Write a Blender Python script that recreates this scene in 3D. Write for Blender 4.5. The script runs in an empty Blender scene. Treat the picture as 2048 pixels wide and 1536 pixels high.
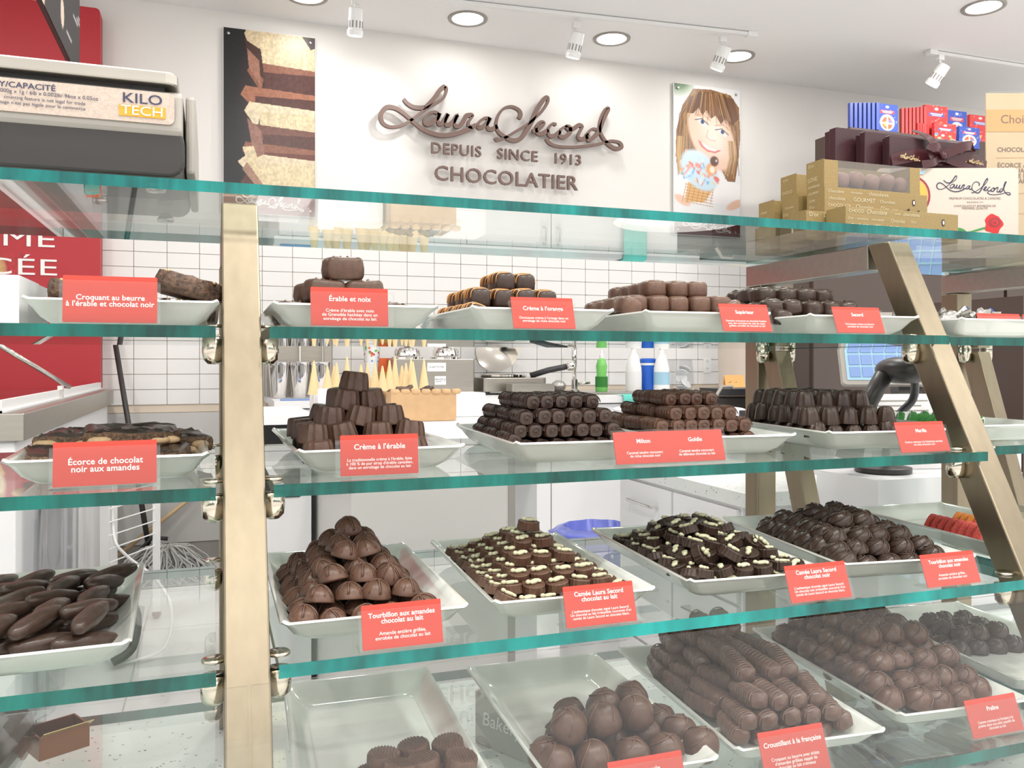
import bpy, bmesh, math, random
import numpy as np
from mathutils import Vector, Matrix, Euler
R = random.Random(7)
PI = math.pi
COL = bpy.context.scene.collection
SC = bpy.context.scene
CZ = 1.045          # eye height; everything below is measured from eye level and lifted at the end

# ---------------------------------------------------------------- camera, world, lights, exposure
TH = math.radians(19.41); FPX = 1700.0
cam = bpy.data.cameras.new('camera'); cam.sensor_width = 36; cam.lens = FPX/2048*36
cam.shift_y = -44/2048; cam.clip_start = .02
camo = bpy.data.objects.new('camera', cam); COL.objects.link(camo)
camo.location = (0, 0, CZ); camo.rotation_euler = (PI/2, 0, -TH)
SC.camera = camo
w = bpy.data.worlds.new('world'); SC.world = w; w.use_nodes = True
bg = w.node_tree.nodes['Background']; bg.inputs[0].default_value = (1.0, .975, .95, 1); bg.inputs[1].default_value = 1.6
SC.view_settings.view_transform = 'Standard'; SC.view_settings.look = 'None'
SC.view_settings.gamma = 1; SC.view_settings.use_curve_mapping = False
SC.view_settings.exposure = -.13
SC.cycles.transparent_max_bounces = 40
SC.cycles.max_bounces = 10; SC.cycles.glossy_bounces = 5; SC.cycles.diffuse_bounces = 3
SC.cycles.sample_clamp_indirect = 6
SC.cycles.caustics_reflective = False; SC.cycles.caustics_refractive = False

def lamp(name, kind, loc, power, size=.1, target=None, angle=60, blend=.6, color=(1, .97, .93)):
    d = bpy.data.lights.new(name, kind); d.energy = power; d.color = color
    if kind == 'AREA': d.shape = 'DISK'; d.size = size
    elif kind == 'SPOT': d.spot_size = math.radians(angle); d.spot_blend = blend; d.shadow_soft_size = size
    else: d.shadow_soft_size = size
    o = bpy.data.objects.new(name, d); COL.objects.link(o); o.location = loc
    if target: o.rotation_euler = (Vector(target)-Vector(loc)).to_track_quat('-Z', 'Y').to_euler()
    return o
DOWN = [(.45, 4.41), (1.30, 4.41), (2.16, 4.41), (3.0, 4.41), (3.80, 3.37),
        (-.4, .55), (.55, .30), (1.5, .55), (.1, -1.6), (1.2, -1.7), (2.4, -1.6), (-1.3, -1.2), (.5, 2.6), (2.0, 2.6), (-1.2, 2.8), (3.2, 1.2), (4.6, 2.4), (3.4, -.6), (4.9, .6)]  # last four are unseen, added to brighten the ceiling by floor bounce
for x, y in DOWN:
    lamp('downlight_lamp', 'AREA', (x, y, 1.84), 2.2 if y > 4 else 19, .15)
TRACK = [(.68, 4.30, (-.1, 4.75, .95)), (1.854, 4.22, (1.25, 4.75, 1.0)), (2.712, 4.126, (2.15, 4.75, 1.05)), (4.10, 3.94, (3.3, 4.75, 1.0)),
         (1.2, 4.28, (.62, 4.75, 1.2))]  # lights the wall without a spotlight fixture of its own
for x, y, t in TRACK:
    lamp('track_lamp', 'SPOT', (x, y, 1.70), 17, .03, t, 75, 1.0, (1, .99, .98))

# ---------------------------------------------------------------- picture -> place helpers
Ct, St = math.cos(TH), math.sin(TH)
def ray(u, v):
    a = (u-1024)/FPX; b = (724-v)/FPX
    return (St+a*Ct, Ct-a*St, b)
def atY(u, v, y): r = ray(u, v); t = y/r[1]; return Vector([t*k for k in r])
def atZ(u, v, z): r = ray(u, v); t = z/r[2]; return Vector([t*k for k in r])

# ---------------------------------------------------------------- materials
def mat(name, col, rough=.5, metal=0, spec=.5, bump=0, bscale=60, stretch=None, var=0, coat=0, trans=0, emit=0, alpha=1, bdist=.002):
    m = bpy.data.materials.new(name); m.use_nodes = True; nt = m.node_tree; n = nt.nodes; l = nt.links
    p = n['Principled BSDF']
    c = (*col, 1)
    p.inputs['Base Color'].default_value = c; p.inputs['Roughness'].default_value = rough
    p.inputs['Metallic'].default_value = metal; p.inputs['Specular IOR Level'].default_value = spec
    p.inputs['Coat Weight'].default_value = coat; p.inputs['Transmission Weight'].default_value = trans
    p.inputs['Alpha'].default_value = alpha
    if emit: p.inputs['Emission Color'].default_value = c; p.inputs['Emission Strength'].default_value = emit
    if bump or var:
        tc = n.new('ShaderNodeTexCoord'); mp = n.new('ShaderNodeMapping'); nz = n.new('ShaderNodeTexNoise')
        nz.inputs['Scale'].default_value = bscale; nz.inputs['Detail'].default_value = 4
        if stretch: mp.inputs['Scale'].default_value = stretch
        l.new(tc.outputs['Object'], mp.inputs[0]); l.new(mp.outputs[0], nz.inputs['Vector'])
        if bump:
            b = n.new('ShaderNodeBump'); b.inputs['Strength'].default_value = bump; b.inputs['Distance'].default_value = bdist
            l.new(nz.outputs[0], b.inputs['Height']); l.new(b.outputs[0], p.inputs['Normal'])
        if var:
            r = n.new('ShaderNodeValToRGB'); e = r.color_ramp.elements
            e[0].position = .3; e[1].position = .7
            e[0].color = (*[k*(1-var) for k in col], 1); e[1].color = (*[min(1, k*(1+var)) for k in col], 1)
            l.new(nz.outputs[0], r.inputs[0]); l.new(r.outputs[0], p.inputs['Base Color'])
    return m

def glassmat(name, tint=(.95, .985, .97), refl=(1, 1, 1), ior=1.5, rough=0):
    """clear sheet: looks straight through, mirrors by the Fresnel law on either face"""
    m = bpy.data.materials.new(name); m.use_nodes = True; nt = m.node_tree; n = nt.nodes; l = nt.links
    n.remove(n['Principled BSDF']); out = n['Material Output']
    g = n.new('ShaderNodeNewGeometry'); mx = n.new('ShaderNodeMix'); mx.data_type = 'FLOAT'
    mx.inputs[2].default_value = ior; mx.inputs[3].default_value = 1/ior
    l.new(g.outputs['Backfacing'], mx.inputs[0])
    f = n.new('ShaderNodeFresnel'); l.new(mx.outputs[0], f.inputs['IOR'])
    t = n.new('ShaderNodeBsdfTransparent'); t.inputs[0].default_value = (*tint, 1)
    gl = n.new('ShaderNodeBsdfGlossy'); gl.inputs['Color'].default_value = (*refl, 1); gl.inputs['Roughness'].default_value = rough
    ms = n.new('ShaderNodeMixShader'); l.new(f.outputs[0], ms.inputs[0]); l.new(t.outputs[0], ms.inputs[1]); l.new(gl.outputs[0], ms.inputs[2])
    l.new(ms.outputs[0], out.inputs['Surface']); return m

def edgemat(name, dark, bright, scale=(3, 1, 1)):
    """ground edge of thick float glass, green from the depth of glass behind it"""
    m = bpy.data.materials.new(name); m.use_nodes = True; nt = m.node_tree; n = nt.nodes; l = nt.links
    p = n['Principled BSDF']; p.inputs['Roughness'].default_value = .06
    tc = n.new('ShaderNodeTexCoord'); mp = n.new('ShaderNodeMapping'); mp.inputs['Scale'].default_value = scale
    nz = n.new('ShaderNodeTexNoise'); nz.inputs['Scale'].default_value = 1.6; nz.inputs['Detail'].default_value = 5; nz.inputs['Roughness'].default_value = .7
    r = n.new('ShaderNodeValToRGB'); e = r.color_ramp.elements; e[0].position = .40; e[1].position = .62
    e[0].color = (*dark, 1); e[1].color = (*bright, 1)  # dark and bright streaks are painted reflections from inside the glass
    l.new(tc.outputs['Object'], mp.inputs[0]); l.new(mp.outputs[0], nz.inputs['Vector']); l.new(nz.outputs[0], r.inputs[0]); l.new(r.outputs[0], p.inputs['Base Color'])
    tr = n.new('ShaderNodeBsdfRefraction'); tr.inputs['Color'].default_value = (.25, .8, .74, 1); tr.inputs['IOR'].default_value = 1.3; tr.inputs['Roughness'].default_value = .03
    ms = n.new('ShaderNodeMixShader'); ms.inputs[0].default_value = .08
    l.new(p.outputs[0], ms.inputs[1]); l.new(tr.outputs[0], ms.inputs[2]); l.new(ms.outputs[0], n['Material Output'].inputs['Surface'])
    return m

def attrmat(name, rough=.4, spec=.5, coat=0):
    m = bpy.data.materials.new(name); m.use_nodes = True; nt = m.node_tree
    a = nt.nodes.new('ShaderNodeAttribute'); a.attribute_name = 'print'
    p = nt.nodes['Principled BSDF']; p.inputs['Roughness'].default_value = rough; p.inputs['Specular IOR Level'].default_value = spec; p.inputs['Coat Weight'].default_value = coat
    nt.links.new(a.outputs['Color'], p.inputs['Base Color']); return m

def granitemat():
    m = bpy.data.materials.new('granite'); m.use_nodes = True; nt = m.node_tree; n = nt.nodes; l = nt.links
    p = n['Principled BSDF']; p.inputs['Roughness'].default_value = .25
    tc = n.new('ShaderNodeTexCoord'); v = n.new('ShaderNodeTexVoronoi'); v.inputs['Scale'].default_value = 125
    r = n.new('ShaderNodeValToRGB'); e = r.color_ramp.elements
    e[0].position = .18; e[0].color = (.10, .10, .09, 1); e[1].position = .27; e[1].color = (.74, .78, .76, 1)
    nz = n.new('ShaderNodeTexNoise'); nz.inputs['Scale'].default_value = 60; nz.inputs['Detail'].default_value = 3
    r2 = n.new('ShaderNodeValToRGB'); r2.color_ramp.elements[0].position = .52; r2.color_ramp.elements[1].position = .58
    mx = n.new('ShaderNodeMix'); mx.data_type = 'RGBA'; mx.inputs[6].default_value = (.76, .79, .77, 1)
    l.new(tc.outputs['Object'], v.inputs['Vector']); l.new(tc.outputs['Object'], nz.inputs['Vector'])
    l.new(v.outputs['Distance'], r.inputs[0]); l.new(nz.outputs[0], r2.inputs[0]); l.new(r2.outputs[0], mx.inputs[0]); l.new(r.outputs[0], mx.inputs[7])
    l.new(mx.outputs[2], p.inputs['Base Color']); return m

def chocmat(name, col, rough=.38, bump=.25, bscale=180, scratch=0):
    m = mat(name, col, rough, bump=bump, bscale=bscale, var=.18, bdist=.001, spec=.45)
    return m

M = dict(
    wall=mat('wall_paint', (.80, .775, .745), .7, bump=.03, bscale=250), ceil=mat('ceiling_paint', (.92, .915, .91), .8), mall=mat('pale_shop_floor', (.80, .79, .77), .5),
    grout=mat('grout', (.74, .64, .52), .8), tile=mat('ceramic_tile', (.83, .82, .80), .16, bump=.02, bscale=4), ftile=mat('floor_tile', (.80, .80, .79), .22, var=.03, bscale=5),
    fgrout=mat('floor_grout', (.55, .54, .52), .6), base=mat('rubber_baseboard', (.30, .28, .26), .6),
    steel=mat('brushed_steel', (.29, .245, .175), .38, 1, bump=.12, bscale=90, stretch=(1, 1, .06), var=.06, bdist=.0006),
    steel2=mat('brushed_steel_cool', (.42, .395, .35), .33, 1, bump=.10, bscale=90, stretch=(.1, 1, 1), var=.05, bdist=.0006),
    chrome=mat('chrome', (.75, .73, .70), .08, 1), nickel=mat('polished_nickel', (.66, .60, .50), .14, 1),
    glass=glassmat('clear_glass'), thin=glassmat('clear_acrylic', (.98, .985, .98), ior=1.42), wrap=glassmat('cellophane', (.93, .94, .96), rough=.06, ior=1.7),
    edge=edgemat('glass_edge', (.002, .035, .028), (.0, .16, .13), (5, 1, 1)), edge3=edgemat('glass_edge_bright', (.0, .06, .055), (.0, .36, .33), (2.5, 1, 1)),
    edge1=edgemat('glass_edge_top', (.0, .05, .05), (.0, .24, .22), (6, 1, 1)),
    porc=mat('white_porcelain', (.78, .79, .74), .12, coat=.3), milk=chocmat('milk_chocolate', (.126, .064, .042)), dark=chocmat('dark_chocolate', (.050, .029, .021), .33),
    mid=chocmat('brown_chocolate', (.098, .050, .034)), darkrib=mat('ribbed_dark_chocolate', (.062, .034, .026), .34, bump=.8, bscale=90, stretch=(.5, 3.2, .5), var=.2, bdist=.002),
    milkrib=mat('ribbed_milk_chocolate', (.135, .066, .043), .38, bump=.8, bscale=90, stretch=(.5, 3.2, .5), var=.2, bdist=.002),
    swirl=mat('swirled_chocolate', (.115, .056, .038), .34, bump=.7, bscale=70, stretch=(.6, 2.2, 1.8), var=.2, bdist=.002),
    fing=mat('wavy_milk_chocolate', (.115, .060, .042), .32, bump=.8, bscale=70, stretch=(1, 3, 1), var=.15, bdist=.002),
    orange=mat('orange_icing', (.80, .36, .12), .4), cameo=mat('white_chocolate', (.62, .60, .40), .45), almond=mat('almond', (.72, .50, .28), .6, var=.2, bscale=90),
    nut=mat('nut_crust', (.16, .09, .05), .55, bump=.9, bscale=320, var=.75, bdist=.003),
    card=mat('red_card', (.56, .050, .030), .65), white=mat('white_lettering', (.92, .88, .86), .6), lam=mat('white_laminate', (.84, .84, .85), .35), lamg=mat('grey_laminate', (.56, .55, .53), .4),
    brown=mat('brown_lettering', (.17, .105, .085), .45), red=mat('red_panel', (.46, .022, .032), .45), signred=mat('dark_red', (.28, .03, .045), .4),
    black=mat('black_plastic', (.03, .03, .032), .35), dgrey=mat('dark_grey_plastic', (.030, .027, .025), .4), grey=mat('grey_plastic', (.30, .28, .26), .45), lgrey=mat('light_grey_plastic', (.37, .345, .31), .4),
    label=mat('sandstone_label', (.50, .41, .345), .45, var=.12, bscale=400), amber=mat('amber', (.76, .33, .02), .5), ink=mat('navy_ink', (.03, .035, .08), .5),
    gold=mat('gold_print_paper', (.29, .205, .078), .5, var=.1, bscale=300), goldtxt=mat('pale_gold_ink', (.62, .54, .36), .5), choco=mat('wine_brown_card', (.045, .014, .018), .38, bump=.1, bscale=300),
    ribbon=mat('satin_ribbon', (.06, .014, .018), .28), foil=mat('gold_foil', (.75, .55, .28), .3, .8), cream=mat('cream_card', (.60, .52, .45), .5), tan=mat('tan_card', (.62, .46, .29), .5, var=.06, bscale=12),
    caramel=mat('caramel_band', (.72, .36, .14), .5), granite=granitemat(), kraft=mat('kraft_cardboard', (.56, .36, .19), .7, var=.06, bscale=30), cone=mat('wafer_cone', (.80, .60, .32), .6, bump=.6, bscale=260, var=.15),
    lit=mat('lit_lamp_face', (1, .99, .97), .5, emit=9), whitep=mat('white_plastic', (.86, .86, .85), .35), green=mat('green_soap', (.25, .78, .18), .15, trans=.3), blue=mat('blue_plastic', (.02, .13, .62), .35),
    teal=mat('teal_cloth', (.14, .58, .50), .9, bump=.5, bscale=200), jgreen=mat('green_sugar_jelly', (.035, .24, .035), .6, bump=1, bscale=500, var=.35, bdist=.003), jred=mat('red_sugar_jelly', (.52, .05, .035), .6, bump=1, bscale=500, var=.3, bdist=.003),
    jor=mat('orange_sugar_jelly', (.85, .26, .04), .6, bump=1, bscale=500, var=.2), sil=mat('silver_foil', (.42, .41, .39), .25, 1, bump=.9, bscale=90, bdist=.006), sblue=mat('blue_foil', (.03, .08, .45), .25, .8, bump=.9, bscale=90, bdist=.006),
    mop=mat('mop_yarn', (.50, .50, .48), .9), wood=mat('broom_wood', (.62, .45, .26), .5), orangep=mat('orange_plastic', (.90, .16, .03), .4), yellow=mat('yellow_card', (.70, .42, .07), .5), bluebag=mat('blue_plastic_film', (.16, .20, .70), .25, trans=.2),
    dwood=mat('dark_brown_laminate', (.070, .048, .040), .4), printed=attrmat('printed_picture', .35), printm=attrmat('printed_matt', .9, .1), paper=mat('white_paper', (.86, .85, .85), .6), sky=mat('keypad_blue', (.20, .32, .62), .4), copper=mat('copper_card', (.30, .11, .05), .35, .3),
    frost=glassmat('bag_film', (.86, .87, .88), rough=.12, ior=1.6), peach=mat('orange_paper', (.82, .42, .14), .6), rose=mat('rose_red', (.55, .02, .02), .5), leaf=mat('leaf_green', (.05, .25, .06), .5), skyb=mat('light_blue_ink', (.35, .58, .72), .5),
)

M['nutside'] = mat('nut_slab_side', (.105, .058, .036), .5, bump=.9, bscale=230, var=.7, bdist=.003)
M['nougat'] = mat('pale_brown_chocolate', (.26, .14, .09), .5)
# ---------------------------------------------------------------- mesh helpers
class MB:
    def __init__(s): s.v = []; s.f = []; s.m = []; s.T = Matrix()
    def add(s, vs, fs, mi=0):
        b = len(s.v); s.v += [tuple(s.T @ Vector(p)) for p in vs]
        for f in fs: s.f.append([b+i for i in f]); s.m.append(mi)
        return s
    def box(s, x0, x1, y0, y1, z0, z1, mi=0, mis=None):
        v = [(x0, y0, z0), (x1, y0, z0), (x1, y1, z0), (x0, y1, z0), (x0, y0, z1), (x1, y0, z1), (x1, y1, z1), (x0, y1, z1)]
        F = [(0, 3, 2, 1), (4, 5, 6, 7), (0, 1, 5, 4), (1, 2, 6, 5), (2, 3, 7, 6), (3, 0, 4, 7)]   # bottom top front right back left
        b = len(s.v); s.v += [tuple(s.T @ Vector(p)) for p in v]
        for k, f in enumerate(F): s.f.append([b+i for i in f]); s.m.append(mis[k] if mis else mi)
        return s
    def prism(s, pts, d0, d1, axis='y', mi=0, mic=None):
        """closed outline pts in the plane across axis, extruded from d0 to d1"""
        n = len(pts)
        def P(p, d): return (p[0], d, p[1]) if axis == 'y' else ((d, p[0], p[1]) if axis == 'x' else (p[0], p[1], d))
        vs = [P(p, d0) for p in pts]+[P(p, d1) for p in pts]
        fs = [(i, (i+1) % n, n+(i+1) % n, n+i) for i in range(n)]
        s.add(vs, fs, mi); b = len(s.v)-2*n
        mc = mi if mic is None else mic
        s.f.append([b+i for i in reversed(range(n))]); s.m.append(mc); s.f.append([b+n+i for i in range(n)]); s.m.append(mc)
        return s
    def loft(s, rings, mi=0, cap0=True, cap1=True, closed=True):
        b = len(s.v); n = len(rings[0])
        for r in rings: s.v += [tuple(s.T @ Vector(p)) for p in r]
        for k in range(len(rings)-1):
            for i in range(n if closed else n-1):
                j = (i+1) % n; s.f.append([b+k*n+i, b+k*n+j, b+(k+1)*n+j, b+(k+1)*n+i]); s.m.append(mi)
        if cap0: s.f.append([b+i for i in reversed(range(n))]); s.m.append(mi)
        if cap1: s.f.append([b+(len(rings)-1)*n+i for i in range(n)]); s.m.append(mi)
        return s
    def lathe(s, prof, seg=20, mi=0, flute=0, fn=0, cx=0, cy=0, cap0=True, cap1=True):
        rings = []
        for r, z in prof:
            rings.append([(cx+r*(1+flute*math.cos(fn*2*PI*i/seg))*math.cos(2*PI*i/seg), cy+r*(1+flute*math.cos(fn*2*PI*i/seg))*math.sin(2*PI*i/seg), z) for i in range(seg)])
        return s.loft(rings, mi, cap0, cap1)
    def tube(s, pts, r, seg=8, mi=0, taper=None):
        pts = [Vector(p) for p in pts]; rings = []
        up = None
        for i, p in enumerate(pts):
            t = (pts[min(i+1, len(pts)-1)]-pts[max(i-1, 0)]).normalized()
            if up is None: up = Vector((0, 0, 1)) if abs(t.z) < .9 else Vector((1, 0, 0))
            a = t.cross(up).normalized(); bb = a.cross(t).normalized(); up = bb
            rr = r if taper is None else r*taper[i]
            rings.append([tuple(p+a*rr*math.cos(2*PI*k/seg)+bb*rr*math.sin(2*PI*k/seg)) for k in range(seg)])
        return s.loft(rings, mi)
    def rbox(s, x0, x1, y0, y1, z0, z1, r=.01, seg=4, mi=0, axis='z'):
        pts = []
        A = {'z': (x0, x1, y0, y1, z0, z1), 'y': (x0, x1, z0, z1, y0, y1), 'x': (y0, y1, z0, z1, x0, x1)}[axis]
        for cx, cy, a0 in ((A[1]-r, A[3]-r, 0), (A[0]+r, A[3]-r, 90), (A[0]+r, A[2]+r, 180), (A[1]-r, A[2]+r, 270)):
            for k in range(seg+1):
                a = math.radians(a0+90*k/seg); pts.append((cx+r*math.cos(a), cy+r*math.sin(a)))
        return s.prism(pts, A[4], A[5], axis, mi)
    def ell(s, sx, sy, sz, e1=1, e2=1, nu=14, nv=8, mi=0, c=(0, 0, 0), z0=None, fn=None):
        """superellipsoid; z0 flattens below"""
        def sp(x, e): return math.copysign(abs(x)**e, x)
        rings = []
        for j in range(1, nv):
            ph = -PI/2+PI*j/nv; ring = []
            for i in range(nu):
                t = 2*PI*i/nu
                x = sx*sp(math.cos(ph), e1)*sp(math.cos(t), e2); y = sy*sp(math.cos(ph), e1)*sp(math.sin(t), e2); z = sz*sp(math.sin(ph), e1)
                if fn: x, y, z = fn(x, y, z)
                if z0 is not None: z = max(z, z0)
                ring.append((c[0]+x, c[1]+y, c[2]+z))
            rings.append(ring)
        return s.loft(rings, mi)
    def build(s, name, mats, parent=None, loc=(0, 0, 0), rot=(0, 0, 0), smooth=False, bevel=0, **props):
        me = bpy.data.meshes.new(name); me.from_pydata(s.v, [], s.f); me.update()
        for m in (mats if isinstance(mats, (list, tuple)) else [mats]): me.materials.append(M[m] if isinstance(m, str) else m)
        me.polygons.foreach_set('material_index', s.m)
        bm = bmesh.new(); bm.from_mesh(me); bmesh.ops.recalc_face_normals(bm, faces=bm.faces); bm.to_mesh(me); bm.free()
        if smooth: me.polygons.foreach_set('use_smooth', [True]*len(me.polygons)); 
        if smooth == 'auto':
            try: me.set_sharp_from_angle(angle=math.radians(40))
            except Exception: pass
        o = bpy.data.objects.new(name, me); COL.objects.link(o)
        o.location = loc; o.rotation_euler = rot
        if parent: o.parent = parent
        if bevel:
            b = o.modifiers.new('bevel', 'BEVEL'); b.width = bevel; b.segments = 2; b.limit_method = 'ANGLE'
        for k, x in props.items(): o[k] = x
        return o

def tag(o, label, cat, group=None, kind=None):
    o['label'] = label; o['category'] = cat
    if group: o['group'] = group
    if kind: o['kind'] = kind
    return o
def thing(name, label, cat, loc=(0, 0, 0), rz=0, group=None, rot=None):
    o = bpy.data.objects.new(name, None); COL.objects.link(o); o.empty_display_size = .02
    o.location = loc; o.rotation_euler = rot or (0, 0, rz)
    return tag(o, label, cat, group)
def copytree(o, parent=None):
    c = o.copy(); COL.objects.link(c); c.parent = parent
    for ch in list(o.children):
        if ch is not c: copytree(ch, c)
    return c
def text(name, body, size, m, parent=None, loc=(0, 0, 0), rot=(PI/2, 0, 0), align='CENTER', ext=0, off=0, shear=0, sx=1, space=1.0, lsp=1.0):
    c = bpy.data.curves.new(name, 'FONT'); c.body = body; c.size = size; c.align_x = align; c.align_y = 'CENTER'
    c.extrude = ext; c.offset = off; c.shear = shear; c.space_character = space; c.space_line = lsp; c.resolution_u = 3
    c.materials.append(M[m] if isinstance(m, str) else m)
    o = bpy.data.objects.new(name, c); COL.objects.link(o); o.location = loc; o.rotation_euler = rot; o.scale = (sx, 1, 1)
    if name == 'letter': return o
    me = bpy.data.meshes.new_from_object(o); bpy.data.objects.remove(o)
    o = bpy.data.objects.new(name, me); COL.objects.link(o); o.location = loc; o.rotation_euler = rot; o.scale = (sx, 1, 1)
    if parent: o.parent = parent
    return o

# flat print painted into a fine grid of colour values
class Paint:
    def __init__(s, W, H, nx, ny, bg):
        s.W, s.H, s.nx, s.ny = W, H, nx, ny
        xs = np.linspace(0, 1, nx); ys = np.linspace(1, 0, ny)
        s.X, s.Y = np.meshgrid(xs, ys); s.c = np.empty((ny, nx, 3)); s.c[:] = bg
    def mix(s, mask, col, a=1):
        mm = np.clip(mask, 0, 1)[..., None]*a; s.c = s.c*(1-mm)+np.array(col)*mm
    def poly(s, pts, col, a=1):
        ins = np.zeros(s.X.shape, bool); n = len(pts)
        for i in range(n):
            x1, y1 = pts[i]; x2, y2 = pts[(i+1) % n]
            if y1 == y2: continue
            c = ((s.Y >= min(y1, y2)) & (s.Y < max(y1, y2)) & (s.X < (s.Y-y1)*(x2-x1)/(y2-y1)+x1)); ins ^= c
        s.mix(ins.astype(float), col, a)
    def disc(s, cx, cy, rx, ry, col, a=1, soft=.15, ang=0):
        dx = s.X-cx; dy = s.Y-cy; ca, sa = math.cos(ang), math.sin(ang)
        d = np.sqrt(((dx*ca+dy*sa)/rx)**2+((-dx*sa+dy*ca)/ry)**2); s.mix((1-d)/soft, col, a)
    def line(s, pts, wd, col, a=1, soft=.5):
        asp = s.H/s.W
        for (x1, y1), (x2, y2) in zip(pts, pts[1:]):
            dx, dy = x2-x1, (y2-y1)*asp; L = dx*dx+dy*dy+1e-12
            t = np.clip(((s.X-x1)*dx+(s.Y-y1)*asp*dy)/L, 0, 1)
            d = np.hypot(s.X-x1-t*dx, (s.Y-y1)*asp-t*dy); s.mix((wd-d)/(wd*soft), col, a)
    def noise(s, amp, fx=40, fy=40):
        rs = np.random.RandomState(3); g = rs.rand(fy+2, fx+2)
        xi = s.X*fx; yi = s.Y*fy; x0 = xi.astype(int); y0 = yi.astype(int); tx = xi-x0; ty = yi-y0
        v = (g[y0, x0]*(1-tx)+g[y0, x0+1]*tx)*(1-ty)+(g[y0+1, x0]*(1-tx)+g[y0+1, x0+1]*tx)*ty
        s.c = np.clip(s.c*(1+amp*(v[..., None]-.5)*2), 0, 1)
    def panel(s, name, parent, loc=(0, 0, 0), rot=(0, 0, 0), m='printed', **props):
        """grid in the local XZ plane, lower left corner at the origin, facing -Y"""
        nx, ny = s.nx, s.ny; me = bpy.data.meshes.new(name)
        co = np.stack([s.X*s.W, np.zeros_like(s.X), s.Y*s.H], -1).reshape(-1, 3)
        idx = np.arange(nx*ny).reshape(ny, nx)
        q = np.stack([idx[1:, :-1], idx[1:, 1:], idx[:-1, 1:], idx[:-1, :-1]], -1).reshape(-1, 4)
        me.from_pydata(co.tolist(), [], q.tolist()); a = me.color_attributes.new('print', 'FLOAT_COLOR', 'POINT')
        col = np.concatenate([s.c.reshape(-1, 3), np.ones((nx*ny, 1))], 1); a.data.foreach_set('color', col.ravel().astype(np.float32))
        me.materials.append(M[m]); o = bpy.data.objects.new(name, me); COL.objects.link(o); o.location = loc; o.rotation_euler = rot
        if parent: o.parent = parent
        for k, x in props.items(): o[k] = x
        return o

# the handwritten shop name, as pen strokes (units: 1 = word width)
STROKES = [
 [(262,190),(290,225),(340,255),(400,262),(432,258)],
 [(585,95),(600,120),(575,185),(515,225),(440,268),(320,360),(230,405),(150,410),(95,375),(85,310),(130,258),(200,265),(270,310),(350,380),(430,440),(540,475),(640,472),(720,450),(800,415)],
 [(432,262),(500,190),(550,120),(590,90)],
 [(540,310),(500,295),(450,315),(425,360),(440,390),(480,380),(530,335),(545,305),(532,350),(538,385),(562,385),(595,340),(612,310),(592,355),(595,392),(622,395),(660,360),(684,320),(666,362),(668,402),(700,405),(728,375),(745,345),(760,322),(805,322),(775,370),(775,405),(800,412),(835,395)],
 [(938,342),(895,345),(852,380),(850,415),(890,408),(930,365),(942,340),(922,390),(930,425),(960,428),(1000,405)],
 [(1170,348),(1183,310),(1165,275),(1110,252),(1050,268),(1005,325),(990,400),(1010,450),(1060,490),(1120,518),(1180,505),(1230,440),(1270,370),(1310,280),(1365,195),(1395,182),(1395,220),(1350,290),(1290,348),(1230,395),(1140,450),(1060,497),(1000,515),(990,495)],
 [(1275,445),(1312,437),(1350,402),(1362,376),(1332,375),(1305,420),(1315,460),(1350,465),(1400,435)],
 [(1465,395),(1432,388),(1400,430),(1410,480),(1450,480),(1495,445)],
 [(1545,405),(1502,430),(1490,480),(1530,490),(1570,455),(1568,412),(1540,405),(1562,430),(1600,425),(1640,398),(1667,408),(1660,430),(1636,480),(1650,507),(1690,500),(1722,470)],
 [(1783,432),(1742,430),(1700,480),(1720,515),(1762,490),(1800,440),(1842,335),(1872,270),(1852,270),(1820,335),(1805,420),(1822,480),(1870,545),(1930,582),(1975,572),(1962,535),(1900,522),(1850,532),(1750,555),(1600,570),(1480,565),(1412,540),(1387,500)]]
def catmull(p, n=5):
    out = []; P = [p[0]]+list(p)+[p[-1]]
    for i in range(1, len(P)-2):
        a, b, c, d = P[i-1], P[i], P[i+1], P[i+2]
        for k in range(n):
            t = k/n; out.append(tuple(.5*((2*b[j])+(-a[j]+c[j])*t+(2*a[j]-5*b[j]+4*c[j]-d[j])*t*t+(-a[j]+3*b[j]-3*c[j]+d[j])*t**3) for j in range(len(a))))
    out.append(tuple(p[-1])); return out
def flatstroke(mb, pts, wd, y0, y1, mi=0):
    """a pen stroke as a ribbon in XZ with thickness y0..y1"""
    L = []; Rr = []
    for i, p in enumerate(pts):
        a = pts[max(0, i-1)]; b = pts[min(len(pts)-1, i+1)]; dx, dz = b[0]-a[0], b[1]-a[1]; l = math.hypot(dx, dz) or 1
        k = 1+.25*math.sin(math.atan2(dz, dx)+.8)
        if i in (0, len(pts)-1): k *= .6
        nx, nz = -dz/l*wd*k, dx/l*wd*k; L.append((p[0]+nx, p[1]+nz)); Rr.append((p[0]-nx, p[1]-nz))
    rings = [[(l[0], y0, l[1]), (r[0], y0, r[1]), (r[0], y1, r[1]), (l[0], y1, l[1])] for l, r in zip(L, Rr)]
    if y0 == y1: rings = [[g[0], g[1]] for g in rings]; mb.loft(rings, mi, False, False, closed=False)
    else: mb.loft(rings, mi)
def signature(W, wd, y0, y1, n=4, unslant=.13):
    mb = MB(); x0 = 75; s = W/(1985-75)
    for st in STROKES:
        pts = [((x-x0)*s, -(y-(x-x0)*unslant-330)*s*1.08) for x, y in st]
        flatstroke(mb, catmull(pts, n), wd, y0, y1)
    return mb

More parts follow.
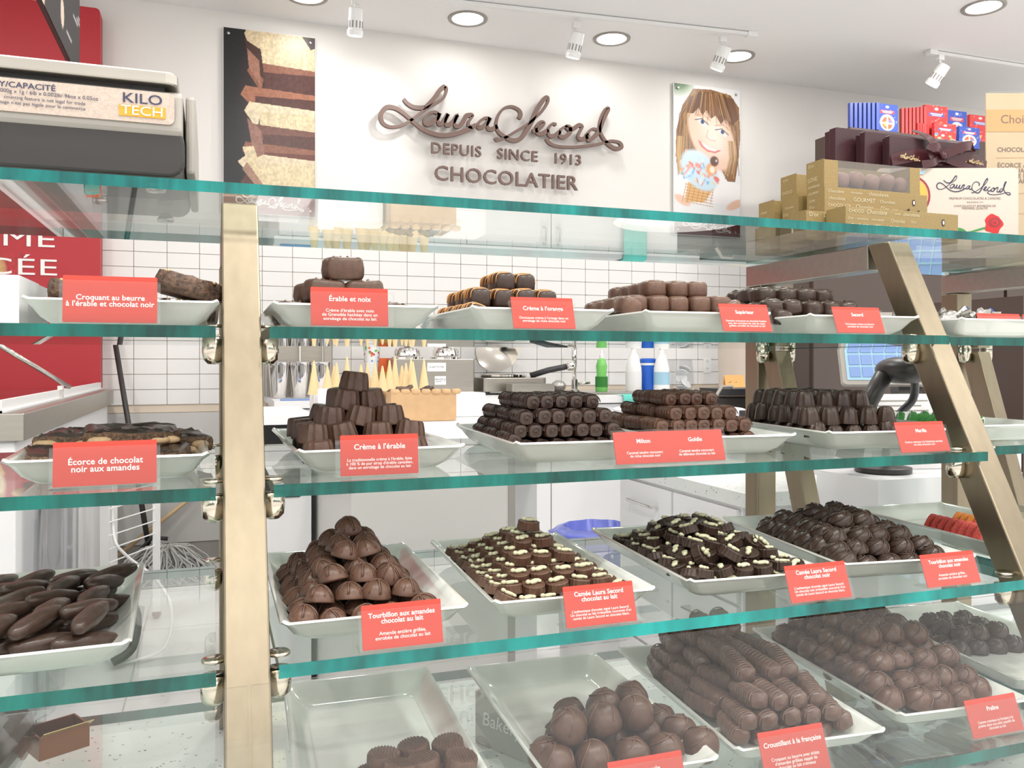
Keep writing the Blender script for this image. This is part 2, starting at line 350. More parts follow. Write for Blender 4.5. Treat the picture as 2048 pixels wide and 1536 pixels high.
# ================================================================= THE ROOM
o = MB().box(-7, 9, -9, 5, -1.10, -1.055).build('floor', 'mall'); o['kind'] = 'structure'; floor = o
proto = MB().rbox(0, .594, 0, .594, -1.056, -1.045, .004, 1).build('tile', 'ftile', floor)
first = True
for i in range(9):
    for j in range(7):
        if first: c = proto; first = False
        else: c = proto.copy(); COL.objects.link(c); c.parent = floor
        c.location = (-1.45+i*.6, .95+j*.6-.35, R.uniform(-.0006, .0006))
o = MB().box(-4, 5.9, -2.3, 4.75, 1.855, 1.95).build('ceiling', 'ceil'); o['kind'] = 'structure'
wall = MB().box(-4, 6.5, 4.75, 4.87, -1.10, 1.95).build('wall_back', 'wall'); wall['kind'] = 'structure'
# wall tiles: grout bed and separate glazed tiles
MB().box(-.54, 3.75, 4.742, 4.75, -.26, .725).build('grout_bed', 'grout', wall)
tp = MB().rbox(0, .1545, 4.733, 4.743, 0, .0755, .003, 1, axis='y').build('tile', 'tile', wall, bevel=0)
tp.location = (-.535, 0, .645); cnt = 1
for r in range(12):
    for c_ in range(28):
        x = -.535+c_*.1575; z = .645-r*.0785
        if (r == 0 and c_ == 0) or cnt >= 300 or x > 3.5: continue
        if x > .24 and z < -.20: continue
        t = tp.copy(); COL.objects.link(t); t.parent = wall; t.location = (x, R.uniform(-.0006, .0006), z); cnt += 1
o = MB().rbox(-.54, .28, 4.728, 4.75, -.935, -.262, .004, 1, axis='y').build('wainscot_panel', 'lamg', wall)
o = MB().box(-4, 6.5, 4.735, 4.75, -1.055, -.935).build('baseboard_back', 'base'); o['kind'] = 'structure'
o = MB().box(6.5, 6.6, 4.2, 4.87, -1.10, 1.95).build('wall_right', 'wall'); o['kind'] = 'structure'
o = MB().box(-4.1, -4, 3.0, 4.87, -1.10, 1.95).build('wall_left', 'wall'); o['kind'] = 'structure'

# ---- red panel with white lettering
t = thing('menu_sign', 'red wall panel lettered CRÈME GLACÉE in white behind the freezer', 'sign', (-2.3, 4.62, -.16))
MB().rbox(0, 1.778, 0, .10, 0, 1.90, .02, 3, axis='y').build('panel', 'red', t)
text('lettering', 'CRÈME', .112, 'white', t, (2.3-.715, -.003, .16+.588), align='RIGHT', ext=.002, off=0, sx=1.6, space=1.06)
text('lettering', 'GLACÉE', .112, 'white', t, (2.3-.705, -.003, .16+.452), align='RIGHT', ext=.002, off=0, sx=1.6, space=1.06)
p = Paint(.34, .42, 60, 74, (.45, .022, .032))
p.poly([(.2, .5), (.8, .5), (.55, 0), (.42, 0)], (.75, .42, .16)); p.disc(.5, .62, .32, .28, (.80, .62, .42)); p.disc(.62, .82, .2, .17, (.55, .3, .12))
p.disc(.42, .45, .1, .08, (.9, .9, .9)); p.noise(.25)
p.panel('cone_picture', t, (2.3-1.20, -.004, .26))
# hanging menu board, seen nearly edge on
t = thing('menu_board', 'dark grey hanging menu board seen nearly edge on beside the red panel', 'menu board', (-.405, 1.25, .894))
p = Paint(1.75, .62, 200, 80, (.075, .07, .07))
for k in range(40):
    x = R.random(); y = R.uniform(.05, .8)
    p.line([(x, y), (x+.05, y)], .003, (.55, .55, .55), .8)
for k in range(12): p.disc(R.random(), R.random(), .018, .07, (.6, .5, .42) if k % 3 else (.3, .45, .6))
MB().box(-.006, .006, 0, 1.75, 0, .62).build('board', 'dgrey', t)
p.panel('board_print', t, (.0075, 0, 0), (0, 0, PI/2), 'printm')
MB().box(-.004, -.003, .2, .21, .62, .955).build('hanger', 'steel', t); MB().box(-.004, -.003, 1.5, 1.51, .62, .955).build('hanger', 'steel', t)

# ---- posters
def poster_choc():
    p = Paint(.4726, .975, 180, 370, (.012, .010, .013))
    W_, D_, Mk = (.80, .66, .42), (.10, .035, .028), (.30, .12, .075)
    # a stack of broken slabs: (y top, y bottom, x left tip, colour of the cut face, colour of the upper face)
    S = [(1.0, .80, .22, W_, (.78, .62, .40)), (.80, .66, .25, D_, Mk), (.665, .575, .18, D_, (.42, .17, .10)), (.58, .455, .22, W_, (.85, .72, .5)), (.46, .36, .3, D_, (.2, .08, .06)),
         (.36, .29, .2, (.16, .05, .035), Mk), (.30, .16, .15, W_, (.86, .72, .5))]
    p.disc(.45, .66, .34, .40, (.055, .03, .024), .8, .9)
    for k, (a, b, x, c1, c2) in enumerate(S):
        x0 = .38+.05*math.sin(k*2.1)
        p.poly([(x0-.10, a+.035), (x, a-.02), (x0-.02, b+.005), (x0+.02, a-.02)], c2)
        p.poly([(x0-.10, a+.03), (1, a+.012), (1, a-.02), (x0, a-.028)], c2)
        p.poly([(x0, a-.022), (1, a-.015), (1, b-.005), (x0+.015, b)], c1)
        for q in range(14):
            xx = R.uniform(x0+.03, .98); p.line([(xx, a-.03), (xx+.01, b+.02)], .006, [min(1, k2*1.35) for k2 in c1], .5)
    p.poly([(.22, .95), (.40, .90), (.44, .74), (.30, .78)], (.07, .028, .022)); p.poly([(.25, .90), (.38, .84), (.40, .70), (.27, .80)], (.40, .19, .13))
    p.poly([(.25, .52), (.40, .46), (.44, .33), (.33, .30)], (.34, .17, .13)); p.poly([(.20, .36), (.32, .37), (.48, .14), (.36, .13)], W_)
    p.poly([(.18, .17), (.30, .25), (.42, .13), (.30, .10)], (.10, .04, .03)); p.poly([(.2, .24), (.25, .28), (.46, .14), (.40, .12)], (.42, .24, .17))
    p.poly([(.85, 1), (1, 1), (1, .94), (.95, .93)], (.05, .025, .02))
    p.noise(.22, 50, 100)
    p.poly([(0, .10), (1, .10), (1, 0), (0, 0)], (.26, .028, .045)); p.c = p.c*.82; return p
def poster_girl():
    p = Paint(.4888, .955, 190, 370, (.93, .93, .93))
    skin, sk2, hair, hd, hl = (.93, .70, .58), (.98, .85, .78), (.42, .25, .13), (.17, .09, .05), (.72, .50, .26)
    p.disc(.08, 1.0, .25, .10, (.12, .28, .06), 1, .7)
    Yq = lambda y: 1-y*.78/1            # measured down the visible part, the band is below
    # hair mass
    p.poly([(x, Yq(y)) for x, y in [(.28, .03), (.55, .02), (.85, .05), (.98, .15), (1, .40), (.97, .62), (.92, .80), (.80, .80), (.70, .70), (.25, .66), (.10, .70), (.02, .62), (.03, .40), (.12, .18)]], hair)
    for k in range(70):
        a = R.random(); x0 = .30+.5*a; xb = (.02+.25*R.random()) if a < .5 else (.78+.20*R.random()); yb = R.uniform(.5, .76)
        p.line([(x0, Yq(.04)), ((x0+xb)/2+(-.1 if a < .5 else .1), Yq(.26)), (xb, Yq(yb))], .008, R.choice([hl, hair, hd, (.60, .40, .2)]), .55)
    # neck and face
    p.poly([(x, Yq(y)) for x, y in [(.16, .55), (.40, .60), (.42, .78), (.20, .80), (.12, .70)]], (.80, .50, .36))
    p.disc(.56, Yq(.42), .40, .215, skin, 1, .12, -.35); p.disc(.60, Yq(.42), .30, .16, sk2, .8, .9, -.35)
    p.disc(.40, Yq(.46), .10, .05, (.95, .66, .55), .5, 1); p.disc(.78, Yq(.52), .08, .045, (.95, .68, .58), .5, 1)
    # fringe
    p.poly([(x, Yq(y)) for x, y in [(.22, .10), (.5, .04), (.9, .08), (.97, .25), (.86, .32), (.78, .25), (.70, .31), (.62, .24), (.55, .27), (.48, .20), (.42, .25), (.36, .19), (.28, .24), (.18, .24)]], (.30, .17, .10))
    for k in range(46):
        x = .2+.75*k/46; p.line([(.5+(x-.5)*.6, Yq(.05)), (x, Yq(.22+.09*R.random()*(.6+x)))], .006, R.choice([hl, hd, hair, hd]), .7)
    # eyes
    for ex, ey in ((.41, .305), (.715, .375)):
        p.disc(ex, Yq(ey), .085, .020, (.93, .90, .90), 1, .3, -.35); p.disc(ex+.01, Yq(ey), .034, .018, (.14, .20, .38), 1, .3); p.disc(ex+.01, Yq(ey), .014, .008, (.02, .02, .03), 1, .4)
        p.line([(ex-.10, Yq(ey-.012)), (ex, Yq(ey-.026)), (ex+.10, Yq(ey+.02))], .008, (.10, .05, .04), .9)
        p.line([(ex-.10, Yq(ey-.05)), (ex+.02, Yq(ey-.062)), (ex+.12, Yq(ey-.02))], .010, (.62, .38, .24), .7)
    # nose, mouth
    p.line([(.50, Yq(.37)), (.48, Yq(.43)), (.53, Yq(.455)), (.62, Yq(.46))], .010, (.80, .48, .38), .7); p.disc(.54, Yq(.44), .035, .014, (1, .92, .88), .7, 1)
    p.poly([(x, Yq(y)) for x, y in [(.35, .462), (.42, .485), (.52, .525), (.62, .54), (.72, .535), (.62, .565), (.50, .56), (.40, .52)]], (.78, .26, .24))
    p.poly([(x, Yq(y)) for x, y in [(.40, .48), (.46, .497), (.54, .525), (.65, .54), (.60, .55), (.50, .54), (.43, .51)]], (.98, .96, .94))
    # shirt, hands
    p.poly([(x, Yq(y)) for x, y in [(.0, .70), (.18, .60), (.42, .76), (.6, .72), (.8, .80), (1, .82), (1, 1.0), (0, 1.0)]], (.97, .95, .95))
    p.disc(.12, Yq(.99), .14, .035, skin, 1, .3, -.2); p.disc(.92, Yq(1.0), .16, .035, skin, 1, .3, .2)
    # locks over the shirt
    for k in range(30):
        s = R.choice([-1, 1]); x = .05+.10*R.random() if s < 0 else .80+.12*R.random()
        p.line([(x, Yq(.45)), (x+.02*s, Yq(.6)), (x-.05*s*R.random(), Yq(.72+.06*R.random()))], .010, R.choice([hl, hair, (.80, .62, .36)]), .7)
    # cone and ice cream
    p.poly([(x, Yq(y)) for x, y in [(.20, .83), (.60, .87), (.44, 1.0), (.16, 1.0)]], (.88, .62, .34))
    for k in range(7):
        p.line([(.18+.07*k, Yq(.84)), (.12+.07*k, Yq(1.0))], .006, (.66, .38, .15), .8); p.line([(.16, Yq(.85+.025*k)), (.58, Yq(.88+.025*k))], .005, (.66, .38, .15), .8)
    p.disc(.38, Yq(.725), .31, .135, (.74, .87, .95), 1, .15, -.2)
    for k in range(60):
        a = R.uniform(0, 2*PI); r_ = R.random()**.5; p.disc(.39+.28*r_*math.cos(a), Yq(.755+.105*r_*math.sin(a)), R.uniform(.02, .06), R.uniform(.008, .02), R.choice([(.90, .30, .25), (.35, .62, .88), (.95, .80, .35), (.86, .93, .97), (.92, .50, .42), (.70, .85, .95)]), .85, .5, R.uniform(-1, 1))
    p.disc(.55, Yq(.71), .10, .05, (.92, .50, .25), .9, .4); p.disc(.57, Yq(.71), .05, .03, (.97, .90, .75), 1, .4); p.disc(.60, Yq(.635), .075, .040, (.22, .09, .05), 1, .3); p.disc(.63, Yq(.63), .02, .013, (.9, .8, .75), .9, .6)
    p.poly([(0, .12), (1, .12), (1, 0), (0, 0)], (.26, .028, .045)); p.c = np.clip(p.c, 0, 1)**1.45*.84; return p
def make_poster(label, painter, x, z0, W, H):
    t = thing('wall_poster', label, 'poster', (x, 4.728, z0), group='tall posters on the back wall')
    MB().box(-.003, W+.003, 0, .01, -.003, H+.003).build('backing', 'lam', t)
    painter().panel('picture', t, (0, -.001, 0))
    for px in (.025, W-.025):
        for pz in (.03, H-.03): MB().lathe([(.008, 0), (.008, .006), (.004, .010)], 10).build('standoff', 'chrome', t, (px, -.001, pz), (PI/2, 0, 0))
    signature(W*.74, .003, 0, 0, 3, .02).build('shop_name', 'white', t, (W*.13, -.0025, .07))
    return t
make_poster('tall poster of stacked broken chocolate slabs on black', poster_choc, .0547, .79, .4726, .975)
make_poster('tall poster of a smiling girl holding a blue and red ice cream cone', poster_girl, 2.753, .81, .478, .955)

# ---- raised letters on the wall
t = thing('wall_sign', 'raised brown Laura Secord chocolatier lettering mounted on the white wall', 'sign', (.865, 4.70, 1.46))
W = 2.379-.875
mb = MB(); x0 = 75
for st in STROKES:
    pts = []
    for cx, cy in st:
        q = atY(740+cx/3.938, 150+cy/3.938, 4.70); pts.append((q.x-.865, q.z-1.46))
    flatstroke(mb, catmull(pts, 5), .0102, -.012, .012)
mb.build('script_lettering', 'brown', t)
def letters(parent, body, size, m, W, loc, ext, spc, off=0):
    o = text('letter', body, size, m, None, (0, 0, 0), (0, 0, 0), 'LEFT', ext, off, space=spc)
    dg = bpy.context.evaluated_depsgraph_get(); me = bpy.data.meshes.new_from_object(o.evaluated_get(dg)); bpy.data.objects.remove(o)
    bm = bmesh.new(); bm.from_mesh(me); bmesh.ops.remove_doubles(bm, verts=bm.verts, dist=1e-6)
    seen = set(); isl = []
    for v0 in bm.verts:
        if v0 in seen: continue
        st = [v0]; seen.add(v0); cur = []
        while st:
            a = st.pop(); cur.append(a)
            for e in a.link_edges:
                b = e.other_vert(a)
                if b not in seen: seen.add(b); st.append(b)
        isl.append(cur)
    xs = [v.co.x for v in bm.verts]; xmin, xmax = min(xs), max(xs); sx = W/(xmax-xmin)
    for cur in isl:
        idx = {v: i for i, v in enumerate(cur)}; fs = {f for v in cur for f in v.link_faces}
        b = MB(); b.add([((v.co.x-xmin)*sx, v.co.z, v.co.y) for v in cur], [[idx[v] for v in f.verts] for f in fs])
        b.build('letter', m, parent, loc)
    bm.free()
letters(t, 'DEPUIS   SINCE   1913', .088, 'brown', .925, (.305, 0, -.248), .010, 1.1, .0006)
letters(t, 'CHOCOLATIER', .118, 'brown', .885, (.325, 0, -.39), .010, 1.05, .0008)

# ---- ceiling lights and tracks
names = ['round recessed ceiling light nearest above the chocolate poster', 'round recessed ceiling light above the script sign, first from the poster', 'round recessed ceiling light above the end of the sign',
         'round recessed ceiling light beside the track spotlight over the girl poster', 'round recessed ceiling light alone near the top edge, far from the wall']
for k, (x, y) in enumerate(DOWN):
    t = thing('ceiling_light', names[k] if k < 5 else 'unseen round recessed ceiling light out over the display case and shop floor', 'ceiling light', (x, y, 1.855), group='recessed ceiling lights')
    MB().lathe([(.085, -.004), (.106, -.006), (.108, 0), (.085, 0), (.085, -.004)], 32, cap0=False, cap1=False).build('trim_ring', 'lgrey', t, smooth=True)
    MB().lathe([(.086, -.0015), (.086, -.001)], 32).build('lamp_face', 'lit', t)
def track(label, a, b):
    a, b = Vector(a), Vector(b); d = b-a; t = thing('light_track', label, 'light track', a, math.atan2(d.y, d.x))
    MB().box(0, d.length, -.014, .014, -.022, -.004).box(0, d.length, -.006, .006, -.0035, 0).build('rail', 'whitep', t)
    MB().box(-.012, .045, -.020, .020, -.028, 0).build('end_cap', 'whitep', t)
track('white ceiling light track running along above the script sign', (2.875, 4.06, 1.854), (-.8, 4.36, 1.854))
track('white ceiling light track at the far right above the boxed sets', (4.02, 3.94, 1.854), (6.2, 3.94, 1.854))
def spot(label, x, y, tgt, g='white track spotlights'):
    t = thing('track_spotlight', label, 'spotlight', (x, y, 1.832), group=g)
    MB().box(-.02, .02, -.014, .014, -.03, 0).build('adapter', 'whitep', t)
    MB().tube([(0, 0, -.03), (0, 0, -.065)], .007).build('stem', 'whitep', t)
    q = (Vector(tgt)-Vector((x, y, 1.74))).to_track_quat('-Z', 'Y').to_euler()
    h = MB().lathe([(.026, .05), (.034, .045), (.036, .0), (.036, -.055), (.041, -.06), (.041, -.085), (.034, -.085)], 24).build('lamp_head', 'whitep', t, (0, 0, -.10), q, smooth='auto')
    for k in range(12):
        a = 2*PI*k/12; MB().box(-.0035, .0035, .0355, .0375, -.048, -.015).build('vent_slot', 'grey', h, rot=(0, 0, a))
    MB().lathe([(.033, -.0856), (.033, -.0862)], 20).build('lamp_face', 'lit', h)
sl = ['white track spotlight at the top edge just right of the chocolate poster', 'white cylindrical track spotlight above the end of the script sign', 'white tilted track spotlight above the girl poster', 'white track spotlight at the end of the far right track']
for k, (x, y, tg) in enumerate(TRACK[:4]): spot(sl[k], x, y, (x-.10*k, 4.50, .9))

# ================================================================= DISPLAY CASE
SH = [(.0355, .880, 1.290), (-.1143, .820, 1.225), (-.260, .754, 1.150), (-.412, .6845, 1.096)]
GT = .0118
def slab(name, label, cat, x0, x1, y0, y1, ztop, em, group):
    o = MB().box(0, x1-x0, 0, y1-y0, -GT, 0, mis=[0, 0, 1, 1, 1, 1]).build(name, ['glass', em], loc=(x0, y0, ztop), bevel=.0)
    return tag(o, label, cat, group)
slab('glass_countertop', 'long clear glass counter top with a teal edge carrying the scale and boxes', 'glass top', -1.4, 2.2, .947, 1.352, .190, 'edge1', None)
sn = ['top', 'second', 'third', 'lowest']
for k, (z, y0, y1) in enumerate(SH):
    e = 'edge3' if k == 2 else 'edge'
    slab('glass_shelf', f'{sn[k]} clear glass shelf in the section left of the steel post', 'shelf', -.85, .003, y0, y1, z, 'edge', 'clear glass shelves with teal edges')
    slab('glass_shelf', f'{sn[k]} clear glass shelf in the middle section between the two steel posts', 'shelf', .054, .932, y0, y1, z, e, 'clear glass shelves with teal edges')
    slab('glass_shelf', f'{sn[k]} clear glass shelf in the section beyond the right steel post', 'shelf', .968, 1.383, y0+.05, y1, z, 'edge', 'clear glass shelves with teal edges')
def frame(label, X):
    t = thing('shelf_support', label, 'steel frame', (X, 1.0, -.53), group='brushed steel frames of the case')
    yf = lambda z: .894+.503*z-1.0
    b = MB(); zt = .175; W_ = .0382
    # leaning front post
    pts = [(yf(zt), zt), (yf(zt)+.042, zt), (yf(-.53)+.042, -.53), (yf(-.53), -.53)]
    b.prism([(p[0], p[1]+.53) for p in pts], 0, W_, 'x').build('front_post', 'steel', t, bevel=.002)
    MB().box(0.001, W_-.001, yf(zt)+.042, .333, .137+.53, .175+.53).build('top_bar', 'steel2', t, bevel=.0015)
    MB().box(0, W_, .294, .3335, 0, .136+.53).build('rear_post', 'steel', t, bevel=.0015)
    ys = lambda z: .252+.31*(z-.03)
    MB().prism([(ys(.02), .02+.53), (ys(.02)+.04, .02+.53), (ys(-.53)+.04, 0), (ys(-.53), 0)], 0.004, W_-.004, 'x').build('rear_strut', 'steel', t, bevel=.0015)
    for (z, y0, y1) in SH:
        for sx in (-.008, W_+.008):
            for yy in (max(y0-1+.014, yf(z)+.02), ys(z)+.015):
                c = MB().lathe([(.0, -.026), (.006, -.0255), (.0105, -.021), (.0115, -.013), (.0115, 0)], 16).build('shelf_clip', 'nickel', t, (sx, yy, z+.53-GT-.0002), smooth=True)
                MB().lathe([(.0105, 0), (.0105, .0018), (.009, .0030)], 16).build('cap', 'nickel', c, (0, 0, GT+.0004), smooth=True)
                MB().tube([(0, 0, -.010), (.008 if sx < 0 else -.008, 0, -.010)], .004).build('pin', 'nickel', c)
    return t
frame('brushed steel frame with leaning front post, nearest and leftmost in the case', .0092)
frame('brushed steel frame with leaning front post beside the Marilla chocolates', .925)
frame('brushed steel frame seen behind at the right edge beyond the green jellies', 1.39)
o = MB().box(0, 3.2, 0, .70, -.03, 0).build('granite_deck', 'granite', loc=(-1.4, .66, -.53)); tag(o, 'white speckled granite deck under the lowest glass shelf', 'countertop')
o = MB().box(0, 3.16, 0, .66, 0, .479).box(.05, 3.1, .05, .6, -.006, 0).build('case_cabinet', 'lam', loc=(-1.38, .68, -1.04)); tag(o, 'white cabinet base of the display case', 'cabinet')
yg = lambda z: .752+.56*(z+.275)
for (x0, x1, l) in ((-.9, .028, 'sloping front glass pane below the third shelf, left of the post'), (.031, .944, 'sloping front glass pane below the third shelf, between the posts'), (.947, 1.4, 'sloping front glass pane below the third shelf, right of the far post')):
    z0, z1 = -.53, -.2735; y0 = yg(z0); dy = yg(z1)-y0
    n = Vector((0, -.87, .49))*.005
    b = MB(); b.prism([(0, 0), (dy, z1-z0), (dy+.0045, z1-z0-.0026), (.0045, 0)], 0, x1-x0, 'x', 0)
    o = b.build('front_glass', 'thin', loc=(x0, y0, z0)); tag(o, l, 'glass pane', 'sloping front glass panes')

# ---------------------------------------------------------------- porcelain trays
def tray_mesh(w=.178, l=.30, h=.0245):
    def ring(a, b, z, r, lift=0, n=5):
        pts = []
        for cx, cy, a0 in ((a-r, b-r, 0), (-a+r, b-r, 90), (-a+r, -b+r, 180), (a-r, -b+r, 270)):
            for k in range(n):
                t = math.radians(a0+90*k/(n-1)); pts.append((cx+r*math.cos(t), cy+r*math.sin(t), z+lift*(1 if k == n//2 else (.6 if 0 < k < n-1 else .3))))
        # mid sides stay low
        return pts
    a, b = w/2, l/2; t = .0035
    R_ = [ring(a-.024, b-.028, 0, .012), ring(a-.021, b-.025, .0015, .014), ring(a-.013, b-.015, .008, .012), ring(a-.006, b-.007, h*.74, .009, .001), ring(a, b, h-.002, .007, .003), ring(a-.0008, b-.0008, h, .007, .003),
          ring(a-.004, b-.004, h-.001, .007, .0028), ring(a-.009, b-.010, h*.72, .009, .001), ring(a-.017, b-.019, .010, .012), ring(a-.023, b-.026, .0052, .014), ring(a-.028, b-.031, .0045, .012)]
    return MB().loft(R_)
TRAY = None
def tray(label, x, y, z, deg=0, l=1.0, wsc=1.0, group='white porcelain display trays'):
    global TRAY
    if TRAY is None: TRAY = o = tray_mesh().build('display_tray', 'porc', smooth='auto')
    else: o = TRAY.copy(); COL.objects.link(o)
    o.location = (x, y, z+.0004); o.rotation_euler = (0, 0, math.radians(deg)); o.scale = (wsc, l, 1)
    return tag(o, label, 'tray', group)

# ---------------------------------------------------------------- chocolates
LAY = ['bottom', 'second', 'third', 'fourth', 'fifth', 'sixth', 'seventh']
PROTO = {}
def proto_choc(key, mb, m, smooth=True, child=None):
    PROTO[key] = dict(mb=mb, m=m, smooth=smooth, child=child, me=None, cme=None)
def put(key, name, label, cat, group, loc, rot, sc=1):
    P = PROTO[key]
    if P['me'] is None:
        o = P['mb'].build(name, P['m'], smooth=P['smooth']); P['me'] = o.data
        if P['child']:
            cb, cn, cm = P['child']; c = cb.build(cn, cm, o, smooth=True); P['cme'] = c.data; P['cn'] = cn
    else:
        o = bpy.data.objects.new(name, P['me']); COL.objects.link(o)
        if P['cme']: c = bpy.data.objects.new(P['cn'], P['cme']); COL.objects.link(c); c.parent = o
    o.location = loc; o.rotation_euler = rot
    if sc != 1: o.scale = (sc, sc, sc) if not isinstance(sc, tuple) else sc
    return tag(o, label, cat, group)
def pile(key, name, noun, cat, group, cx, cy, z, deg, layers, dx, dy, dz, jit=.0015, tilt=.08, rz=.3, base_rot=0, sc=1, full=(), scj=.04, sit=0, shift=(0, 0), keep=1.0):
    """noun is 'fluted maple chocolate'; layers: list of (nx, ny, offx, offy)"""
    a = math.radians(deg); ca, sa = math.cos(a), math.sin(a); nL = len(layers)
    for L, (nx, ny, ox, oy) in enumerate(layers):
        for i in range(nx):
            for j in range(ny):
                inner = 1 < i < nx-2 and 1 < j < ny-2
                if inner and L not in full and L < nL-1: continue
                if keep < 1 and L == 0 and R.random() > keep: continue
                x = (i-(nx-1)/2)*dx+ox+R.uniform(-jit, jit)+shift[0]; y = (j-(ny-1)/2)*dy+oy+R.uniform(-jit, jit)+shift[1]
                X = cx+x*ca-y*sa; Y = cy+x*sa+y*ca
                if nx*ny == 1: lab = f'{noun}, on top of its pile'
                else: lab = f'{noun}, {"top" if L == nL-1 else LAY[L]} layer'+(', front row' if j == 0 else (', back row' if j == ny-1 else (', second row' if j == 1 and ny > 3 else (', third row' if j == 2 and ny > 4 else ', further back'))))
                lift = 0; tx = ty = 0
                if L == 0:
                    ex = max(0, abs(x)+dx*.42-.062); ey = max(0, abs(y)+dy*.42-.120); lift = .7*max(ex, ey)
                    if ex > .004: ty = -.3*math.copysign(1, x)
                elif L == 1: lift = .002
                s_ = 1+R.uniform(-scj, scj); s_ = s_*sc
                put(key, name, lab, cat, group, (X, Y, z+sit+L*dz+lift), (R.uniform(-tilt, tilt), ty+R.uniform(-tilt, tilt), a+base_rot+R.uniform(-rz, rz)), s_)

def wob(amp, f=1):
    ph = [R.uniform(0, 6) for _ in range(6)]
    def g(x, y, z):
        k = 1+amp*(math.sin(x*260*f+ph[0])*math.sin(y*240*f+ph[1])+.6*math.sin(z*330*f+ph[2]+x*150))
        return x*k, y*k, z*k
    return g
# shapes, each sitting on z=0
def on0(mb):
    z = min(v[2] for v in mb.v); mb.v = [(a, b, c-z) for a, b, c in mb.v]; return mb
mb = MB(); mb.ell(.0235, .0165, .0145, .45, .5, 20, 12, fn=wob(.035), z0=-.0125)
for k in range(3): mb.tube([(-.012+k*.008, -.010, .0135), (-.010+k*.008, 0, .0155), (-.008+k*.007, .010, .0135)], .0012, 5)
proto_choc('log', on0(mb), 'mid')
mb = MB(); mb.ell(.0145, .020, .0135, .5, .55, 16, 12, z0=-.010)
nm = len(mb.m)
for k in range(5):
    yy = -.015+.0075*k; r_ = lambda a: (.0147*math.copysign(abs(math.cos(a))**.55, math.cos(a)), .0137*abs(math.sin(a))**.5)
    e = (max(0, 1-(abs(yy)/.0195)**3.5))**.28
    pts = [(r_(a)[0]*e, yy+.002*math.sin(a*2+k), r_(a)[1]*e) for a in [PI*q/12 for q in range(0, 13)]]
    mb.tube(pts, .00062, 5, mi=1)
proto_choc('stripe', on0(mb), ['dark', 'orange'])
mb = MB().ell(.0155, .019, .0125, .55, .6, 18, 12, fn=wob(.02), z0=-.0105); proto_choc('pillow', on0(mb), 'milk')
mb = MB().ell(.0155, .018, .0125, .6, .65, 20, 14, fn=wob(.05, 1.3), z0=-.0105)
mb.tube([(-.008, -.006, .0115), (-.002, .001, .0138), (.006, .003, .0118)], .0013, 5); proto_choc('rough', on0(mb), 'dark')
def flutedcup(r0, r1, h, n, fl):
    return MB().lathe([(r0*.98, 0), (r0, .001), (r0*.985, h*.12), ((r0+r1)/2, h*.55), (r1, h*.88), (r1*.93, h*.97), (r1*.8, h)], n*4, flute=fl, fn=n)
proto_choc('cup', flutedcup(.0170, .0142, .0215, 13, .045), 'mid', 'auto')
proto_choc('bell', MB().lathe([(.0135, 0), (.0138, .001), (.0128, .008), (.0115, .015), (.0095, .021), (.0075, .0235), (.004, .0245)], 44, flute=.05, fn=11), 'dark', 'auto')
def riblog(m, n=11):
    mb = MB(); rings = []; nn = 22; L = .054
    for j in range(nn+1):
        y = -L/2+L*j/nn; e = (max(0.0, 1-abs(2*y/L)**7))**.35*.97+.03; rr = (1+.035*math.sin(j*2.3)+.03*math.sin(j*1.1)); ring = []
        for i in range(14):
            t = 2*PI*i/14; x = .0093*math.copysign(abs(math.cos(t))**.65, math.cos(t))*e*rr; z = .0088*math.copysign(abs(math.sin(t))**.65, math.sin(t))*e*rr
            ring.append((x, y, max(z, -.0078)))
        rings.append(ring)
    mb.loft(rings)
    for k in range(9):
        yy = -.024+.006*k
        mb.tube([(.0098*math.cos(a), yy+.0035*math.sin(a+k), .0093*math.sin(a)) for a in [PI*q/8 for q in range(9)]], .00075, 4)
    # curl on the end face
    mb.tube([(.005*math.cos(a)*(1-a/9), -.0273, .005*math.sin(a)*(1-a/9)) for a in [q*.7 for q in range(9)]], .0006, 4)
    return on0(mb)
proto_choc('logd', riblog(0), 'darkrib', 'auto'); proto_choc('logm', riblog(0), 'milkrib', 'auto')
def dome(cross=True):
    mb = MB(); prof = [(.0150, 0), (.0152, .0012)]+[(.0150*math.cos(a), .001+.0160*math.sin(a)) for a in [PI/2*k/8 for k in range(1, 8)]]+[(.001, .0172)]
    mb.lathe(prof, 24)
    for ax in (0, 1):
        pts = [(.0148*math.cos(a), .0, .0016+.0160*math.sin(a)) for a in [PI*q/14 for q in range(1, 14)]]
        if ax: pts = [(0, p_[0], p_[2]) for p_ in pts]
        mb.tube(pts, .0010, 5)
    for k in range(4):
        off = R.uniform(-.6, .6); mb.tube([(.0150*math.cos(a)*math.cos(off*math.sin(a)+k*.8), .0150*math.cos(a)*math.sin(off*math.sin(a)+k*.8), .0016+.0161*math.sin(a)) for a in [PI*q/12 for q in range(1, 12)]], .00065, 4)
    return mb
proto_choc('dome', dome(), 'milk')
def shell():
    mb = MB(); prof = [(.0158, 0), (.0162, .0012)]+[(.0158*math.cos(a)**.8, .001+.0175*math.sin(a)) for a in [PI/2*k/9 for k in range(1, 9)]]+[(.001, .0187)]
    mb.lathe(prof, 24)
    for k in range(6):
        a0 = k*PI/3; mb.tube([(.0160*math.cos(b)**.8*math.cos(a0+b*1.3), .0160*math.cos(b)**.8*math.sin(a0+b*1.3), .0015+.0176*math.sin(b)) for b in [PI/2*q/9 for q in range(0, 9)]], .0009, 4)
    return mb
proto_choc('shell', shell(), 'dark')
